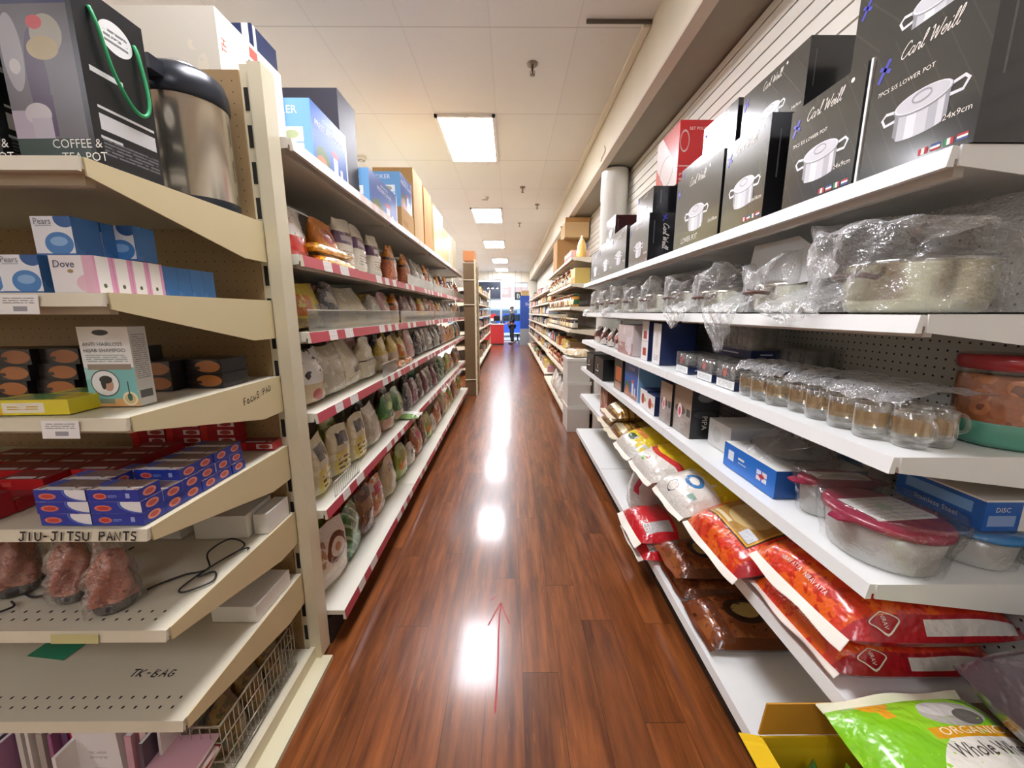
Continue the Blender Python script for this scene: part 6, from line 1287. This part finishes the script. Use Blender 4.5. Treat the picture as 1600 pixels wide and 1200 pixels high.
skinned('jacket', [((0, 0, .9), (.168, .13)), ((0, 0, 1.12), (.162, .122)), ((0, .01, 1.34), (.18, .125)), ((0, .0, 1.46), (.075, .075)), ((.2, 0, 1.4), .072), ((.26, 0, 1.15), .06), ((.205, -.18, 1.035), .047), ((-.2, 0, 1.4), .072), ((-.26, .02, 1.15), .06), ((-.235, -.11, .99), .047)], [(0, 1), (1, 2), (2, 3), (2, 4), (4, 5), (5, 6), (2, 7), (7, 8), (8, 9)], jk, pe)
skinned('jeans', [((0, 0, .92), (.158, .12)), ((.1, 0, .84), .1), ((.116, -.02, .5), .075), ((.12, .02, .11), .058), ((-.1, 0, .84), .1), ((-.116, -.01, .5), .075), ((-.12, .03, .11), .058)], [(0, 1), (1, 2), (2, 3), (0, 4), (4, 5), (5, 6)], jn, pe)
for x, y in ((.128, -.065), (-.128, -.055)): skinned('shoe', [((x, y + .075, .05), (.052, .045)), ((x, y, .045), (.054, .04)), ((x, y - .1, .036), (.05, .032))], [(0, 1), (1, 2)], mat('1a1a1c', .5), pe)
G().grid(lambda u, v: ((.088 + .004 * v) * math.sin(2 * PI * u) * math.cos(v * 1.5), .0 + (.105 - .0) * -math.cos(2 * PI * u) * math.cos(v * 1.5) * -1 * (1 if True else 1) if False else .105 * math.cos(2 * PI * u) * math.cos(v * 1.5), 1.675 + .085 * math.sin(v * 1.5)), 20, 6, mat('1c1816', .7), closed=True).build('hair', pe)
G().grid(lambda u, v: (.08 * math.sin((u - .5) * 2.2), -.118 * math.cos((u - .5) * 2.2) + .006, 1.56 + .055 * v), 10, 3, mat('dfe3e8', .7)).build('face_mask', pe)
# chair by the person
chr_ = thing('swivel_chair', 'black chair with curved legs beside the standing person', 'chair', (.36, YC + .15, 0)); bkc = mat('1b1c1f', .5)
for i in range(5):
    a = i * 2 * PI / 5; G().tube(spline([(0, 0, .16), (.12 * math.cos(a), .12 * math.sin(a), .12), (.24 * math.cos(a), .24 * math.sin(a), .05)], 4), .018, bkc, 6).build('leg', chr_)
G().tube([(0, 0, .14), (0, 0, .42)], .03, bkc, 10).build('stem', chr_); G().lathe([(0, .42), (.2, .42), (.22, .45), (.2, .48), (0, .485)], bkc, 20).build('seat', chr_)
G().grid(lambda u, v: (.2 * math.cos((u - .5) * 1.6), .2 * math.sin((u - .5) * 1.6), .55 + .3 * v), 8, 4, bkc).grid(lambda u, v: (.22 * math.cos((u - .5) * 1.6), .22 * math.sin((u - .5) * 1.6), .55 + .3 * v), 8, 4, bkc, flip=True).build('backrest', chr_); G().tube([(.15, 0, .45), (.22, 0, .5), (.215, 0, .6)], .012, bkc, 6).build('back_bracket', chr_)
# blue display stand with a carton on top, hanging board
ds = thing('display_stand', 'tall blue display stand at the shop front, facing down the aisle', 'display stand', (.665, 17.9, 0)) if 0 else thing('display_stand', 'tall blue display stand at the shop front, facing down the aisle', 'display stand', (.68, 18.2, 0))
G().box(-.22, .2, -.15, .15, .75, 2.24, mat('2a4fa8', .4)).build('panel', ds); G().box(-.22, .2, -.16, .16, 0, .75, mat('9aa0a4', .4)).build('base', ds)
G().decal(text('Do', .2), lambda x, y: (.02 + x * .7, -.1505, 1.8 + y), mat('e8ecf4', .5)).build('white_lettering', ds)
carton('carton', 'small brown carton on top of the blue display stand', 'carton', (.68, 18.2, 2.2435), 0, .36, .26, .22, CARD2)
hb = thing('hanging_sign', 'dark square hanging board with a white letter by the window', 'sign', (.4, 18.9, 0))
G().box(-.17, .17, -.02, .02, 2.08, 2.44, mat('1f2a26', .5)).build('board', hb); G().decal(text('B', .32, 0, 'C'), lambda x, y: (x, -.0206, 2.15 + y), mat('c8d4cc', .5)).build('white_letter', hb)
for x in (-.14, .14): G().tube([(x, 0, 2.44), (x, 0, 3.45)], .004, BLACK, 5).build('cord', hb)
st_ = thing('strip_light', 'long glowing strip light above the shop front', 'strip light', (-1.05, 18.1, 2.9))
G().box(-.8, .78, -.05, .05, .0, .07, WHITE).build('housing', st_); G().box(-.78, .76, -.045, .045, -.03, 0, emit('eef4ff', 14)).build('tube', st_)
for x in (-.6, .6): G().tube([(x, 0, .07), (x, 0, .55)], .006, WHITE, 5).build('hanger', st_)
for i, x in enumerate((-.62, -.84, -1.06)):
    s_ = thing('spotlight', 'small round bright spotlight in front of the navy header, %s from the window post' % nth(i), 'spotlight', (x, 19.3, 2.66), 0, 'spotlights at the shop front')
    G().lathe([(.05, -.02), (.06, .0), (.055, .06), (0, .065)], BLACK, 14).build('shade', s_); G().lathe([(0, -.022), (.03, -.03), (.05, -.018), (.05, 0), (0, .0)], emit('fff6e8', 30), 14).build('bulb', s_); G().tube([(0, 0, .06), (0, .0, .79)], .006, BLACK, 5).build('stem', s_)
# red arrow drawn on the floor boards
ar = mat('a8322a', .5)
g = G().decal(join2(ribbon(spline([(0, 0), (.004, .2), (.002, .4), (.008, .56)], 5), .008), ribbon([(-.05, .42), (-.02, .5), (.008, .57)], .007), ribbon([(.055, .43), (.03, .5), (.008, .57)], .007), ribbon([(-.05, .585), (-.02, .615)], .006)), lambda x, y: (x, y, .0008), ar)
tag(g.build('floor_arrow', None, (-.058, 1.22, 0)), 'thin red arrow drawn on the wood floor pointing down the aisle', 'arrow')
